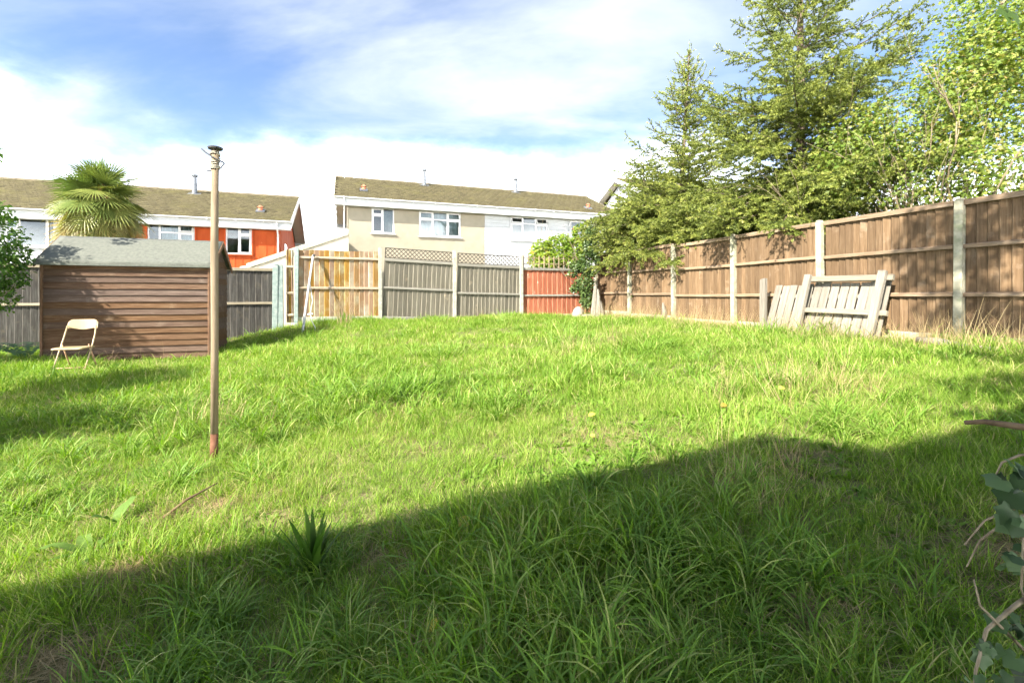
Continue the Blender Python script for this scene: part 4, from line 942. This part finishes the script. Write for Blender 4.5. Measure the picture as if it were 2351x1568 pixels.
# ------------------------------------------------------------------ fan palm
rp_ = np.random.RandomState(3)
pc = at(232, 456, 11.25); gbp = g1(pc.x, pc.y)
pal = empty('fan_palm', (pc.x, pc.y, gbp), 0, 'fan palm with green crown and yellowing skirt behind the shed roof', 'palm tree')
MB().tube([(0,0,-.2), (0,0,1.0), (.03,0,pc.z-gbp)], [.17,.16,.13], 10).build('trunk', m_bark, pal, smooth=True)
def fan(parent, c, a, el, Lp, Rf, tint, rs, t):
    """a stalk and a round fan of folded leaflets; older fans (t towards 1) hang down and face outwards"""
    out = np.array([math.cos(a), math.sin(a), 0]); up = np.array([0,0,1.])
    d = out*math.cos(el) + up*math.sin(el); p0 = np.array(c); mid = p0 + d*Lp*.55; d2 = unit(d - up*.25); p1 = mid + d2*Lp*.45
    mb = MB().tube([tuple(p0), tuple(mid), tuple(p1)], [.018,.013,.010], 5)
    ax0 = unit(d2 - up*(.05 + .95*t) + rs.normal(0, .12, 3)); tn = np.cross(ax0, up); tn = unit(tn if np.linalg.norm(tn) > .1 else np.cross(ax0, out) + 1e-3)
    nrm = unit(np.cross(tn, ax0)); nrm = unit(nrm + tn*rs.normal(0, .5)); nrm = unit(nrm - ax0*nrm.dot(ax0)); lat = np.cross(ax0, nrm)
    n = 32; V = []; Fq = []; T = []
    for i in range(n):
        th = -2.2 + 4.4*i/(n-1); ax = ax0*math.cos(th) + lat*math.sin(th); acr = np.cross(nrm, ax); L = Rf*(1 - .20*(abs(th)/2.2)**2)*rs.uniform(.88,1.06)
        k = len(V); hw_ = Rf*.026; dr = (.06 + .22*t)*rs.uniform(.6,1.4)
        for s, w_ in ((.05,.25),(.45,1.0),(.75,.62),(1.0,.05)):
            q = p1 + ax*L*s - up*dr*L*(s**3) + nrm*.04*(1-s)
            V += [q + acr*hw_*w_, q - nrm*hw_*w_*.5, q - acr*hw_*w_]; T += [tint + rs.normal(0,.05) - .15*(s > .9)]*3
        for s in range(3):
            a_ = k+3*s; Fq += [(a_, a_+1, a_+4, a_+3), (a_+1, a_+2, a_+5, a_+4)]
    o = link('fan', npmesh('fan', np.array(V), np.array(Fq), np.clip(T, 0, 1)), m_palm, parent)
    mb.build('leaf_stalk', m_palm, o)
zc_ = pc.z - gbp
nf = 74
for i in range(nf):
    t = i/(nf-1); el = R(82) - t**.8*R(122) + rp_.normal(0, .16); a = i*2.39996 + rp_.normal(0, .25)
    fan(pal, (0, 0, zc_ + .10 - .62*t), a, el, (.40 + .26*t)*rp_.uniform(.75,1.2), .62*rp_.uniform(.8,1.15), float(np.clip(1.0 - .82*t**1.3 + rp_.normal(0,.10), .03, 1)), rp_, t)

# ------------------------------------------------------------------ ivy and vine at the corner
ri = np.random.RandomState(8)
p = at(1345, 640, 13.35); gi = g1(p.x, p.y)
E = [((lambda q: (q.x, q.y, q.z))(at(x, y, Y)), r) for x, y, Y, r in ((1356,565,13.45,(.22,.2,.35)),(1350,610,13.3,(.28,.22,.35)),(1342,652,13.25,(.27,.22,.32)),(1347,688,13.2,(.2,.18,.26)),(1325,612,13.35,(.22,.16,.16)),(1312,628,13.3,(.16,.12,.10)),(1320,662,13.25,(.14,.1,.12)),(1366,590,13.3,(.14,.16,.3)),(1360,535,13.6,(.2,.2,.2)))]
leafy('ivy', 'dark green ivy smothering the fence corner beside the red panel', (p.x, p.y, gi), E, 4600, (.045,.085), LI, m_ivy, ri, [((.05,.05,0), (0,.05,1), 1.5, .03, 2), ((-.05,.1,0), (.1,.05,1), 1.4, .025, 2)], cat='ivy', bark=m_bark, shell=.45, part='leaves')
p = at(1280, 580, 14.6); gi = g1(p.x, p.y)
E = [((lambda q: (q.x, q.y, q.z))(at(x, y, Y)), r) for x, y, Y, r in ((1250,580,14.3,(.45,.35,.4)),(1285,565,14.5,(.5,.4,.38)),(1320,575,14.5,(.45,.35,.42)),(1265,600,14.0,(.5,.2,.25)),(1310,600,14.0,(.5,.2,.25)),(1232,592,14.2,(.25,.25,.28)),(1340,540,14.6,(.35,.3,.4)))]
leafy('vine_shrub', 'yellow-green vine shrub rising behind the square trellis', (p.x, p.y, gi), E, 4600, (.07,.14), LL, m_vine, ri, [((.0,.05,0), (.1,.05,1), 1.6, .03, 2), ((-.3,.1,0), (-.1,.05,1), 1.5, .025, 2)], cat='shrub', shell=.4, part='leaves')

# near ivy sprig in the lower right corner
rv = np.random.RandomState(17)
iv = empty('ivy_sprig', (1.75, 1.35, g1(1.75, 1.35)), 0, 'trailing ivy sprig with dark lobed leaves beside the shaded grass', 'ivy')
o3 = np.array(iv.location)
mbv = MB()
tr = [[at(2360,1500,1.30), at(2300,1440,1.26), at(2250,1390,1.24), at(2236,1330,1.26)], [at(2420,1330,1.35), at(2330,1390,1.3), at(2265,1445,1.25), at(2240,1540,1.22), at(2235,1600,1.2)],
      [at(2400,1140,1.5), at(2330,1165,1.5), at(2260,1195,1.5), at(2215,1250,1.5)], [at(2400,1170,1.45), at(2310,1195,1.45), at(2250,1240,1.45), at(2220,1300,1.46)],
      [at(2390,1040,1.45), at(2340,1045,1.45), at(2300,1062,1.46), at(2282,1100,1.47)], [at(2420,1010,1.4), at(2375,1120,1.36), at(2350,1230,1.34), at(2345,1350,1.3), at(2390,1480,1.28)]]
for k, t_ in enumerate(tr): mbv.tube([tuple(Vector(q) - Vector(o3)) for q in t_], list(np.linspace(.0048 if k != 1 else .008, .002, len(t_))), 6)
mbv.build('stems', m_barkp, iv, smooth=True)
spots = [(2330,1075,1.38,.10),(2312,1100,1.36,.10),(2340,1120,1.37,.11),(2330,1160,1.36,.10),(2318,1150,1.38,.075),(2345,1190,1.35,.10),(2348,1215,1.36,.08),(2322,1285,1.34,.09),(2345,1275,1.35,.08),(2250,1485,1.24,.075),(2330,1520,1.25,.085),(2305,1415,1.27,.075),(2285,1540,1.22,.07),(2350,1440,1.28,.09),(2345,1060,1.4,.09),(2350,1345,1.33,.07),(2222,1560,1.2,.07),(2352,1145,1.4,.1),(2280,1470,1.24,.06)]
spots = [(x, y, Y, s*.8) for x, y, Y, s in spots] + [(x + rv.uniform(-14,26), y + rv.uniform(-26,26), Y + rv.uniform(-.05,.06), s*rv.uniform(.4,.7)) for x, y, Y, s in spots + spots]
for (x, y, Y, s) in spots:
    q = np.array([np.array(at(x, y, Y)) - o3]); V, Fq = place_leaves(LI[0], LI[1], q, unit(np.array([[rv.normal(0,.5), -.7+rv.normal(0,.4), .5]])), unit(np.array([[rv.normal(0,.6)-.3, rv.normal(0,.3), -.6]])), np.array([s]))
    link('leaf', npmesh('leaf', V, Fq, np.full(len(V), rv.uniform(0,1))), m_ivyn, iv)
# the leaf hanging at the top right corner
tt_ = [(2296,12,1.45,.10), (2318,20,1.45,.09)]
for o in [o for o in COL.objects if o.name.startswith('maple_tree') and abs(o.location.x-nb0[0]) < .01]:
    bo = np.array(o.location)
    for (x, y, Y, s) in tt_:
        q = np.array([np.array(at(x, y, Y)) - bo]); V, Fq = place_leaves(LL[0], LL[1], q, np.array([[.3,-.8,.4]]), np.array([[-.2,.1,-1.]]), np.array([s]))
        link('leaf', npmesh('leaf', V, Fq, np.full(len(V), .1)), m_maple, o)
    MB().tube([tuple(at(2300,10,1.45) - Vector(bo)), tuple(at(2340,-40,1.5) - Vector(bo)), tuple(Vector((2.15,1.2,H+1.6)) - Vector(bo))], .004, 5).build('twig', m_barkp, o)

# ------------------------------------------------------------------ fern by the shed, low weeds, docks, fallen leaves
rf_ = np.random.RandomState(23)
fb = at(60, 815, 7.75); gf = g1(fb.x, fb.y)
fe = empty('fern', (fb.x, fb.y, gf), 0, 'feathery green fern between the shed and dark fence', 'fern')
for i in range(9):
    a = rf_.uniform(0, 6.28); L = rf_.uniform(.5, .85); n = 16; V = []; Fq = []; p_ = np.zeros(3)
    pts = []
    for k in range(n+1):
        t = k/n; e_ = 1.0 - 1.5*t; p_ = p_ + np.array([math.cos(a)*math.cos(e_), math.sin(a)*math.cos(e_), math.sin(e_)])*L/n; pts.append(p_.copy())
    sd2 = np.array([-math.sin(a), math.cos(a), -.15])
    for k in range(1, n):
        w_ = .20*L*math.sin(math.pi*(.12+.88*k/n)); fw = pts[k+1]-pts[k]
        for sg in (-1, 1):
            b_ = len(V); V += [pts[k], pts[k] + sd2*sg*w_*.5 + fw*.75, pts[k] + sd2*sg*w_ + fw*.4, pts[k] + sd2*sg*w_*.5 - fw*.1]; Fq.append((b_, b_+1, b_+2, b_+3))
    link('frond', npmesh('frond', np.array(V), np.array(Fq), rf_.uniform(0,1,len(V))), m_fern, fe)
def strap_leaf(L, W, bend, rs, tilt):
    n = 7; V = []; p_ = np.zeros(3); e_ = tilt
    for k in range(n+1):
        t = k/n; w_ = W*(math.sin(math.pi*min(1, .12+.88*t))**.8)*(1 - .15*t) + .002
        wv = rs.normal(0, .10, 2)*w_
        V += [p_ + np.array([0, w_/2, w_*.15 + wv[0]]), p_.copy(), p_ + np.array([0, -w_/2, w_*.15 + wv[1]])]
        e_ = tilt + bend*t; p_ = p_ + np.array([math.sin(e_), 0, math.cos(e_)])*L/n
    Fq = []
    for k in range(n): Fq += [(3*k, 3*k+1, 3*k+4, 3*k+3), (3*k+1, 3*k+2, 3*k+5, 3*k+4)]
    return np.array(V), np.array(Fq)
def rosette(name, label, loc, leaves, mat, cat='weed'):
    o = empty(name, loc, 0, label, cat)
    for (a, L, W, tilt, bend, tint) in leaves:
        V, Fq = strap_leaf(L, W, bend, rf_, tilt)
        link('leaf', npmesh('leaf', V, Fq, np.full(len(V), tint), smooth=True), mat, o, (0,0,.0), (0,0,a))
    return o
p = at(720, 1300, 2.05); gq = g1(p.x, p.y)
rosette('dock_plant', 'upright dark dock with pointed leaves at the edge of the broad shadow', (p.x, p.y, gq),
        [(rf_.uniform(0,6.28), rf_.uniform(.16,.30), rf_.uniform(.022,.036), rf_.uniform(.02,.45), rf_.uniform(.1,.6), rf_.uniform(.1,.6)) for _ in range(24)], m_dock)
p = at(200, 1245, 2.2); gq = g1(p.x, p.y)
rosette('dock_plant', 'pale broad-leaved dock sprawling in the sunny grass near the thin stick', (p.x, p.y, gq),
        [(a, L, W, ti, be, tn) for a, L, W, ti, be, tn in ((3.5,.20,.055,.75,1.0,.85),(2.5,.16,.06,.6,1.3,.9),(-.9,.17,.045,1.1,.6,.7),(.2,.18,.045,1.0,.7,.6),(1.3,.17,.05,.9,.8,.7),(-2.2,.16,.045,1.0,.7,.65),(-1.5,.12,.035,.8,.8,.5))], m_dock)
p = at(262, 1185, 2.45); gq = g1(p.x, p.y)
rosette('dock_plant', 'single pale dock leaf pair above the sprawling dock', (p.x, p.y, gq), [(1.2,.16,.08,.4,.9,.85),(-1.9,.14,.07,.5,.9,.8)], m_dock)
def fallen(label, x, y, Y, s, tint, rot):
    s *= .72
    p = at(x, y, Y); z = g1(p.x, p.y) + .06
    V, Fq = place_leaves(LS[0]*np.array([1,1.5,1.4]), LS[1], np.zeros((1,3)), np.array([[rf_.normal(0,.25)-.1, -.45, .8]]), np.array([[math.cos(rot), math.sin(rot), .1]]), np.array([s]))
    tag(link('fallen_leaf', npmesh('fallen_leaf', V, Fq, np.full(len(V), tint)), m_yellow, None, (p.x, p.y, z)), label, 'leaf')
fallen('yellow fallen leaf lying on shaded grass at the lawn bottom', 985, 1525, 1.62, .075, .3, 1.2)
fallen('long yellow-green fallen leaf in the shaded grass', 1050, 1205, 2.25, .12, .45, .7)
fallen('bright yellow fallen leaf in the open sunny lawn', 1350, 962, 3.6, .085, .2, .2)
fallen('small yellow fallen leaf just below the bright one on the sunny lawn', 1366, 1004, 3.2, .06, .35, 2.2)
fallen('orange fallen leaf on the dry sunny lawn towards the brown fence', 1655, 948, 3.55, .08, .95, .4)
fallen('pale broad fallen leaf on the lawn below the leaning frame', 1788, 898, 3.9, .10, .45, .5)
# dry stalks by the orange panel
dv = at(790, 742, 11.0); gq = g1(dv.x, dv.y)
ds = empty('dried_weed', (dv.x, dv.y, gq), 0, 'clump of dry brown weed stalks at the foot of the orange panel', 'weed')
mb_ = MB(); rd = np.random.RandomState(2)
for i in range(22):
    a = rd.uniform(0, 6.28); L = rd.uniform(.3, .8); t_ = rd.uniform(.05,.45); d_ = np.array([math.cos(a)*math.sin(t_), math.sin(a)*math.sin(t_)*.5, math.cos(t_)])
    branches(mb_, np.array([rd.uniform(-.15,.15), rd.uniform(-.05,.05), 0]), d_, L, .005, 2 if i < 12 else 1, rd, spread=.35, up=.3, bits=3)
mb_.build('stalks', surf('dry_stalks', [(.3, (.26,.18,.10)), (.7, (.46,.35,.22))], scale=12, rough=.95, bump=0), ds)
# ------------------------------------------------------------------ grass
m_g1 = leafm('lawn_grass', [(0, (.095,.185,.02)), (.35, (.16,.28,.032)), (.65, (.24,.355,.055)), (.88, (.34,.40,.09)), (1, (.46,.42,.18))], trans=.42, rough=.6, spec=.2, vary=.3, noise=(.8, .62))
m_g2 = leafm('coarse_grass', [(0, (.085,.175,.02)), (.5, (.155,.28,.035)), (.85, (.23,.335,.06)), (1, (.33,.38,.11))], trans=.4, rough=.5, spec=.28, vary=.3, noise=(.9, .4))
m_g3 = leafm('straw', [(0, (.22,.16,.07)), (.5, (.34,.26,.13)), (1, (.45,.36,.20))], trans=.25, rough=.7, spec=.2, vary=.2)
def blades(n, rs, Rr, L, W, tilt, bend, segs=4, outward=.4, tm=.5, ts=.22, z0=-.012):
    rad = Rr*np.sqrt(rs.uniform(0, 1, n)); ph = rs.uniform(0, 6.283, n); b = np.stack([rad*np.cos(ph), rad*np.sin(ph), np.full(n, z0) + (rs.uniform(0,.03,n) if z0 > 0 else 0)], -1)
    a = np.where(rs.uniform(0,1,n) < outward, ph + rs.normal(0, .6, n), rs.uniform(0, 6.283, n))
    ln = rs.uniform(*L, n); w = rs.uniform(*W, n); t0 = rs.uniform(*tilt, n); bd = rs.uniform(*bend, n)
    d = np.stack([np.cos(a), np.sin(a), np.zeros(n)], -1); tw = a + np.pi/2 + rs.normal(0, .5, n); s = np.stack([np.cos(tw), np.sin(tw), np.zeros(n)], -1)
    V = np.zeros((n, segs+1, 2, 3)); p = b.copy()
    for k in range(segs+1):
        t = k/segs; ww = w*(1 - t**2.2)*(.65 + .35*min(1, t*3)) + .0002
        V[:, k, 0] = p - s*ww[:, None]/2; V[:, k, 1] = p + s*ww[:, None]/2
        e_ = t0 + bd*((k+.5)/segs)**1.2
        p = p + (d*np.sin(e_)[:, None] + np.array([0,0,1.])*np.cos(e_)[:, None])*(ln/segs)[:, None]
    base = (np.arange(n)*(segs+1)*2)[:, None]
    Fq = np.concatenate([base + np.array([2*k, 2*k+1, 2*k+3, 2*k+2]) for k in range(segs)], 0)
    tv = np.where(rs.uniform(0, 1, n) < .09, rs.uniform(.85, 1.2, n), rs.normal(tm, ts, n)); tint = np.repeat(np.clip(tv, 0, 1.2), (segs+1)*2)
    return V.reshape(-1, 3), Fq, tint
gcol = bpy.data.collections.new('grass_clumps')
srcs = []
def rosette_mesh(nl, rs, L, W, el):
    """a low broad-leaved weed"""
    V = []; Fq = []; T = []
    for i in range(nl):
        a = rs.uniform(0, 6.283); ln = rs.uniform(*L); w = rs.uniform(*W); e0 = rs.uniform(*el); b = rs.uniform(0, .03)*np.array([math.cos(a), math.sin(a), 0]); p = b; tn = rs.uniform(.1, .8); k0 = len(V)
        for k in range(5):
            t = k/4; ww = w*math.sin(math.pi*(.15+.83*t))**.8; s = np.array([-math.sin(a), math.cos(a), 0])
            V += [p - s*ww/2 + np.array([0,0,ww*.15]), p, p + s*ww/2 + np.array([0,0,ww*.15])]; T += [tn]*3
            e_ = e0 - .7*t; p = p + np.array([math.cos(a)*math.cos(e_), math.sin(a)*math.cos(e_), math.sin(e_)])*ln/4
        for k in range(4): q = k0+3*k; Fq += [(q, q+1, q+4, q+3), (q+1, q+2, q+5, q+4)]
    return np.array(V), np.array(Fq), np.array(T)
def src(V, Fq, T, mat):
    me = npmesh('grass_clump', V, Fq, T); me.materials.append(mat)
    o = bpy.data.objects.new('grass_clump.%03d' % (len(srcs)+1), me); gcol.objects.link(o); srcs.append(o); return len(srcs)-1
def join(parts):
    V = []; Fq = []; T = []; k = 0
    for v, f, t in parts: V.append(v); Fq.append(f + k); T.append(t); k += len(v)
    return np.concatenate(V), np.concatenate(Fq), np.concatenate(T)
rg = np.random.RandomState(77)
FINE = [src(*blades(36, rg, .075, (.05,.15), (.0026,.0046), (0,.5), (.2,1.5), 3), m_g1) for _ in range(6)]
MID = [src(*blades(28, rg, .06, (.10,.21), (.0035,.006), (0,.45), (.4,1.6), 4), m_g1) for _ in range(4)]
TUS = [src(*blades(34, rg, .05, (.15,.31), (.0055,.0095), (.05,.6), (1.0,2.5), 6, outward=.75), m_g2) for _ in range(4)]
FARG = [src(*blades(46, rg, .16, (.06,.15), (.006,.010), (0,.55), (.2,1.4), 3), m_g1) for _ in range(5)]
FART = [src(*blades(44, rg, .12, (.16,.32), (.007,.011), (.1,.7), (.8,2.2), 4, outward=.7), m_g2) for _ in range(3)]
DRY = [src(*join([blades(9, rg, .07, (.18,.48), (.0018,.0032), (0,.45), (0,.6), 4), blades(16, rg, .09, (.06,.2), (.002,.004), (.4,1.3), (0,.6), 3)]), m_g3) for _ in range(3)]
THA = [src(*blades(34, rg, .09, (.06,.17), (.002,.0036), (1.15,1.6), (-.2,.3), 3, z0=.006), m_g3) for _ in range(2)]
WEED = [src(*rosette_mesh(9, rg, (.05,.12), (.014,.028), (.3,1.1)), m_g2) for _ in range(2)] + [src(*rosette_mesh(26, rg, (.02,.05), (.012,.02), (.6,1.4)), m_g2) for _ in range(2)]
order = sorted(range(len(srcs)), key=lambda i: srcs[i].name); remap = {k: i for i, k in enumerate(order)}
pos = []; kinds = []; rots = []; scl = []
def masks(X, Y):
    """share of dry straw, of coarse tussock, of bare thatch"""
    u, w = X*C_ + Y*S_, -X*S_ + Y*C_
    dry = np.clip((u - 5.9)/1.1, 0, 1)*.6*(.5 + vnoise(X, Y, .5, 21)) + np.clip((vnoise(X, Y, 1.3, 31) - .78)*1.6, 0, .25)
    dry = np.maximum(dry, np.clip((w - 11.9)/.6, 0, 1)*.5*(u > 2))
    dry += .18*np.exp(-(((X-2.3)/.5)**2 + ((Y-3.9)/.35)**2)) + .12*np.exp(-(((X-3.6)/.9)**2 + ((Y-5.2)/.6)**2))
    tus = np.clip((vnoise(X, Y, 1.0, 12) - .52)*2.4, 0, .8)*np.clip((3.4-Y)/1.5, .45, 1)
    tus += .9*np.exp(-(((X+1.15)/.42)**2 + ((Y-4.7)/.5)**2)) + .8*np.exp(-(((X-2.2)/.35)**2 + ((Y-3.0)/.2)**2)) + .8*np.exp(-(((X+2.9)/.5)**2 + ((Y-4.2)/.3)**2))
    bare = .35*np.clip((vnoise(X, Y, .55, 91) - .78)*5, 0, 1) + .85*np.exp(-(((X+1.55)/.24)**2 + ((Y-1.60)/.16)**2)) + .8*np.exp(-(((X+1.62)/.2)**2 + ((Y-2.05)/.10)**2)) + .8*np.exp(-(((X+1.72)/.22)**2 + ((Y-2.55)/.10)**2)) + .5*np.exp(-(((X-2.05)/.4)**2 + ((Y-1.85)/.25)**2))
    return dry, tus, bare
sx0, sy0 = toUW(A0.x, A0.y)
def band(y0, y1, s, kindset, prob, hs):
    xm_ = 1.12*y1 + .9
    X, Y = np.meshgrid(np.arange(-xm_, xm_, s), np.arange(y0, y1, s)); X = X.ravel(); Y = Y.ravel()
    X = X + rg.uniform(-.5,.5,len(X))*s; Y = Y + rg.uniform(-.5,.5,len(X))*s
    u, w = X*C_ + Y*S_, -X*S_ + Y*C_
    ok = (np.abs(X) < 1.12*np.maximum(Y, .6) + .9) & (u < 7.08) & (w < 12.40) & (u > -11) & (w > -.9)
    ok &= ~((u > sx0-.02) & (u < sx0+SL+.02) & (w > sy0-.02) & (w < sy0+SW+.02))
    X, Y = X[ok], Y[ok]; Z = gz(X, Y); dry, tus, bare = masks(X, Y); n = len(X)
    q = rg.uniform(0, 1, n); keep = rg.uniform(0, 1, n) > bare*.93
    fine, mid, tu = kindset
    k = np.array([fine[i] for i in rg.randint(0, len(fine), n)])
    mi = rg.uniform(0,1,n) < prob[0]*(.3 + 1.4*vnoise(X, Y, .7, 40)); k[mi] = np.array(mid)[rg.randint(0, len(mid), mi.sum())]
    ti = rg.uniform(0,1,n) < prob[1]*tus; k[ti] = np.array(tu)[rg.randint(0, len(tu), ti.sum())]
    di = rg.uniform(0,1,n) < dry*prob[2]; k[di] = np.array(DRY)[rg.randint(0, len(DRY), di.sum())]
    th = rg.uniform(0,1,n) < bare*.6 + .05; 
    k[~keep] = THA[0]; k[th & keep] = np.array(THA)[rg.randint(0, 2, (th & keep).sum())]
    wi = rg.uniform(0,1,n) < .42*np.clip((vnoise(X, Y, .6, 71)-.55)*4, 0, 1)*(Y < 5); k[wi & keep] = np.array(WEED)[rg.randint(0, 4, (wi & keep).sum())]
    hsc = hs*(.62 + .8*vnoise(X, Y, .8, 50))*(.8 + .4*vnoise(X, Y, .3, 51))*rg.uniform(.8, 1.2, n)
    hsc = np.where(ti, hsc*1.3, hsc)
    pos.append(np.stack([X, Y, Z], -1)); kinds.append(k); scl.append(np.stack([np.clip(hsc,.75,1.25)]*2 + [hsc], -1))
    lean = .22
    
    la = 6.283*vnoise(X, Y, .9, 81); lm = .32*vnoise(X, Y, .5, 82)                 # tufts flop over together
    rz_ = rg.uniform(0, 6.283, n); rots.append(np.stack([rg.normal(0, .12, n) + lm*np.sin(la), rg.normal(0, .12, n) + lm*np.cos(la), rz_], -1))
band(.5, 2.4, .050, (FINE, MID, TUS), (.36, .24, .8), .84)
band(2.4, 4.2, .056, (FINE, MID, TUS), (.22, .28, .7), .78)
band(4.2, 7.0, .092, (FARG, MID+FART, FART), (.13, .45, .7), .9)
band(7.0, 14.8, .135, (FARG, FART, FART), (.06, .3, .8), .9)
# straw along the foot of the brown fence
for (ua, ub, n) in ((6.55, 7.06, 300), (5.7, 6.6, 150)):
    u = rg.uniform(ua, ub, n); w = rg.uniform(.5, 12.3, n); X, Y = u*C_ - w*S_, u*S_ + w*C_
    pos.append(np.stack([X, Y, gz(X, Y)], -1)); kinds.append(np.array(DRY)[rg.randint(0, 3, n)]); sc = rg.uniform(.5, 1.3, n); scl.append(np.stack([sc, sc, sc], -1)); rots.append(np.stack([rg.normal(0,.15,n), rg.normal(0,.15,n), rg.uniform(0,6.28,n)], -1))
pos = np.concatenate(pos); kinds = np.array([remap[int(k)] for k in np.concatenate(kinds)]); rots = np.concatenate(rots); scl = np.concatenate(scl)
me = bpy.data.meshes.new('grass'); me.vertices.add(len(pos)); me.vertices.foreach_set('co', pos.astype(np.float32).ravel())
a = me.attributes.new('clump', 'INT', 'POINT'); a.data.foreach_set('value', kinds.astype(np.int32))
a = me.attributes.new('turn', 'FLOAT_VECTOR', 'POINT'); a.data.foreach_set('vector', rots.astype(np.float32).ravel())
a = me.attributes.new('grow', 'FLOAT_VECTOR', 'POINT'); a.data.foreach_set('vector', scl.astype(np.float32).ravel())
me.update()
grass = bpy.data.objects.new('grass', me); COL.objects.link(grass)
tag(grass, 'overgrown green lawn grass with coarse tufts and straw', 'grass', kind='stuff')
ng = bpy.data.node_groups.new('grow_grass', 'GeometryNodeTree')
ng.interface.new_socket('Geometry', in_out='INPUT', socket_type='NodeSocketGeometry'); ng.interface.new_socket('Geometry', in_out='OUTPUT', socket_type='NodeSocketGeometry')
gi_ = N(ng, 'NodeGroupInput'); go = N(ng, 'NodeGroupOutput'); ip = N(ng, 'GeometryNodeInstanceOnPoints'); ci = N(ng, 'GeometryNodeCollectionInfo')
ci.inputs['Collection'].default_value = gcol; ci.inputs['Separate Children'].default_value = True; ci.inputs['Reset Children'].default_value = True
mpn = N(ng, 'GeometryNodeMeshToPoints'); lk(ng, gi_.outputs[0], mpn.inputs['Mesh']); lk(ng, mpn.outputs[0], ip.inputs['Points']); lk(ng, ci.outputs[0], ip.inputs['Instance'])
ip.inputs['Pick Instance'].default_value = True
def na(name, typ): n = N(ng, 'GeometryNodeInputNamedAttribute', data_type=typ); n.inputs['Name'].default_value = name; return n.outputs['Attribute']
lk(ng, na('clump', 'INT'), ip.inputs['Instance Index']); er = N(ng, 'FunctionNodeEulerToRotation'); lk(ng, na('turn', 'FLOAT_VECTOR'), er.inputs[0]); lk(ng, er.outputs[0], ip.inputs['Rotation'])
lk(ng, na('grow', 'FLOAT_VECTOR'), ip.inputs['Scale']); lk(ng, ip.outputs[0], go.inputs[0])
grass.modifiers.new('grow', 'NODES').node_group = ng
print('grass clumps', len(pos))
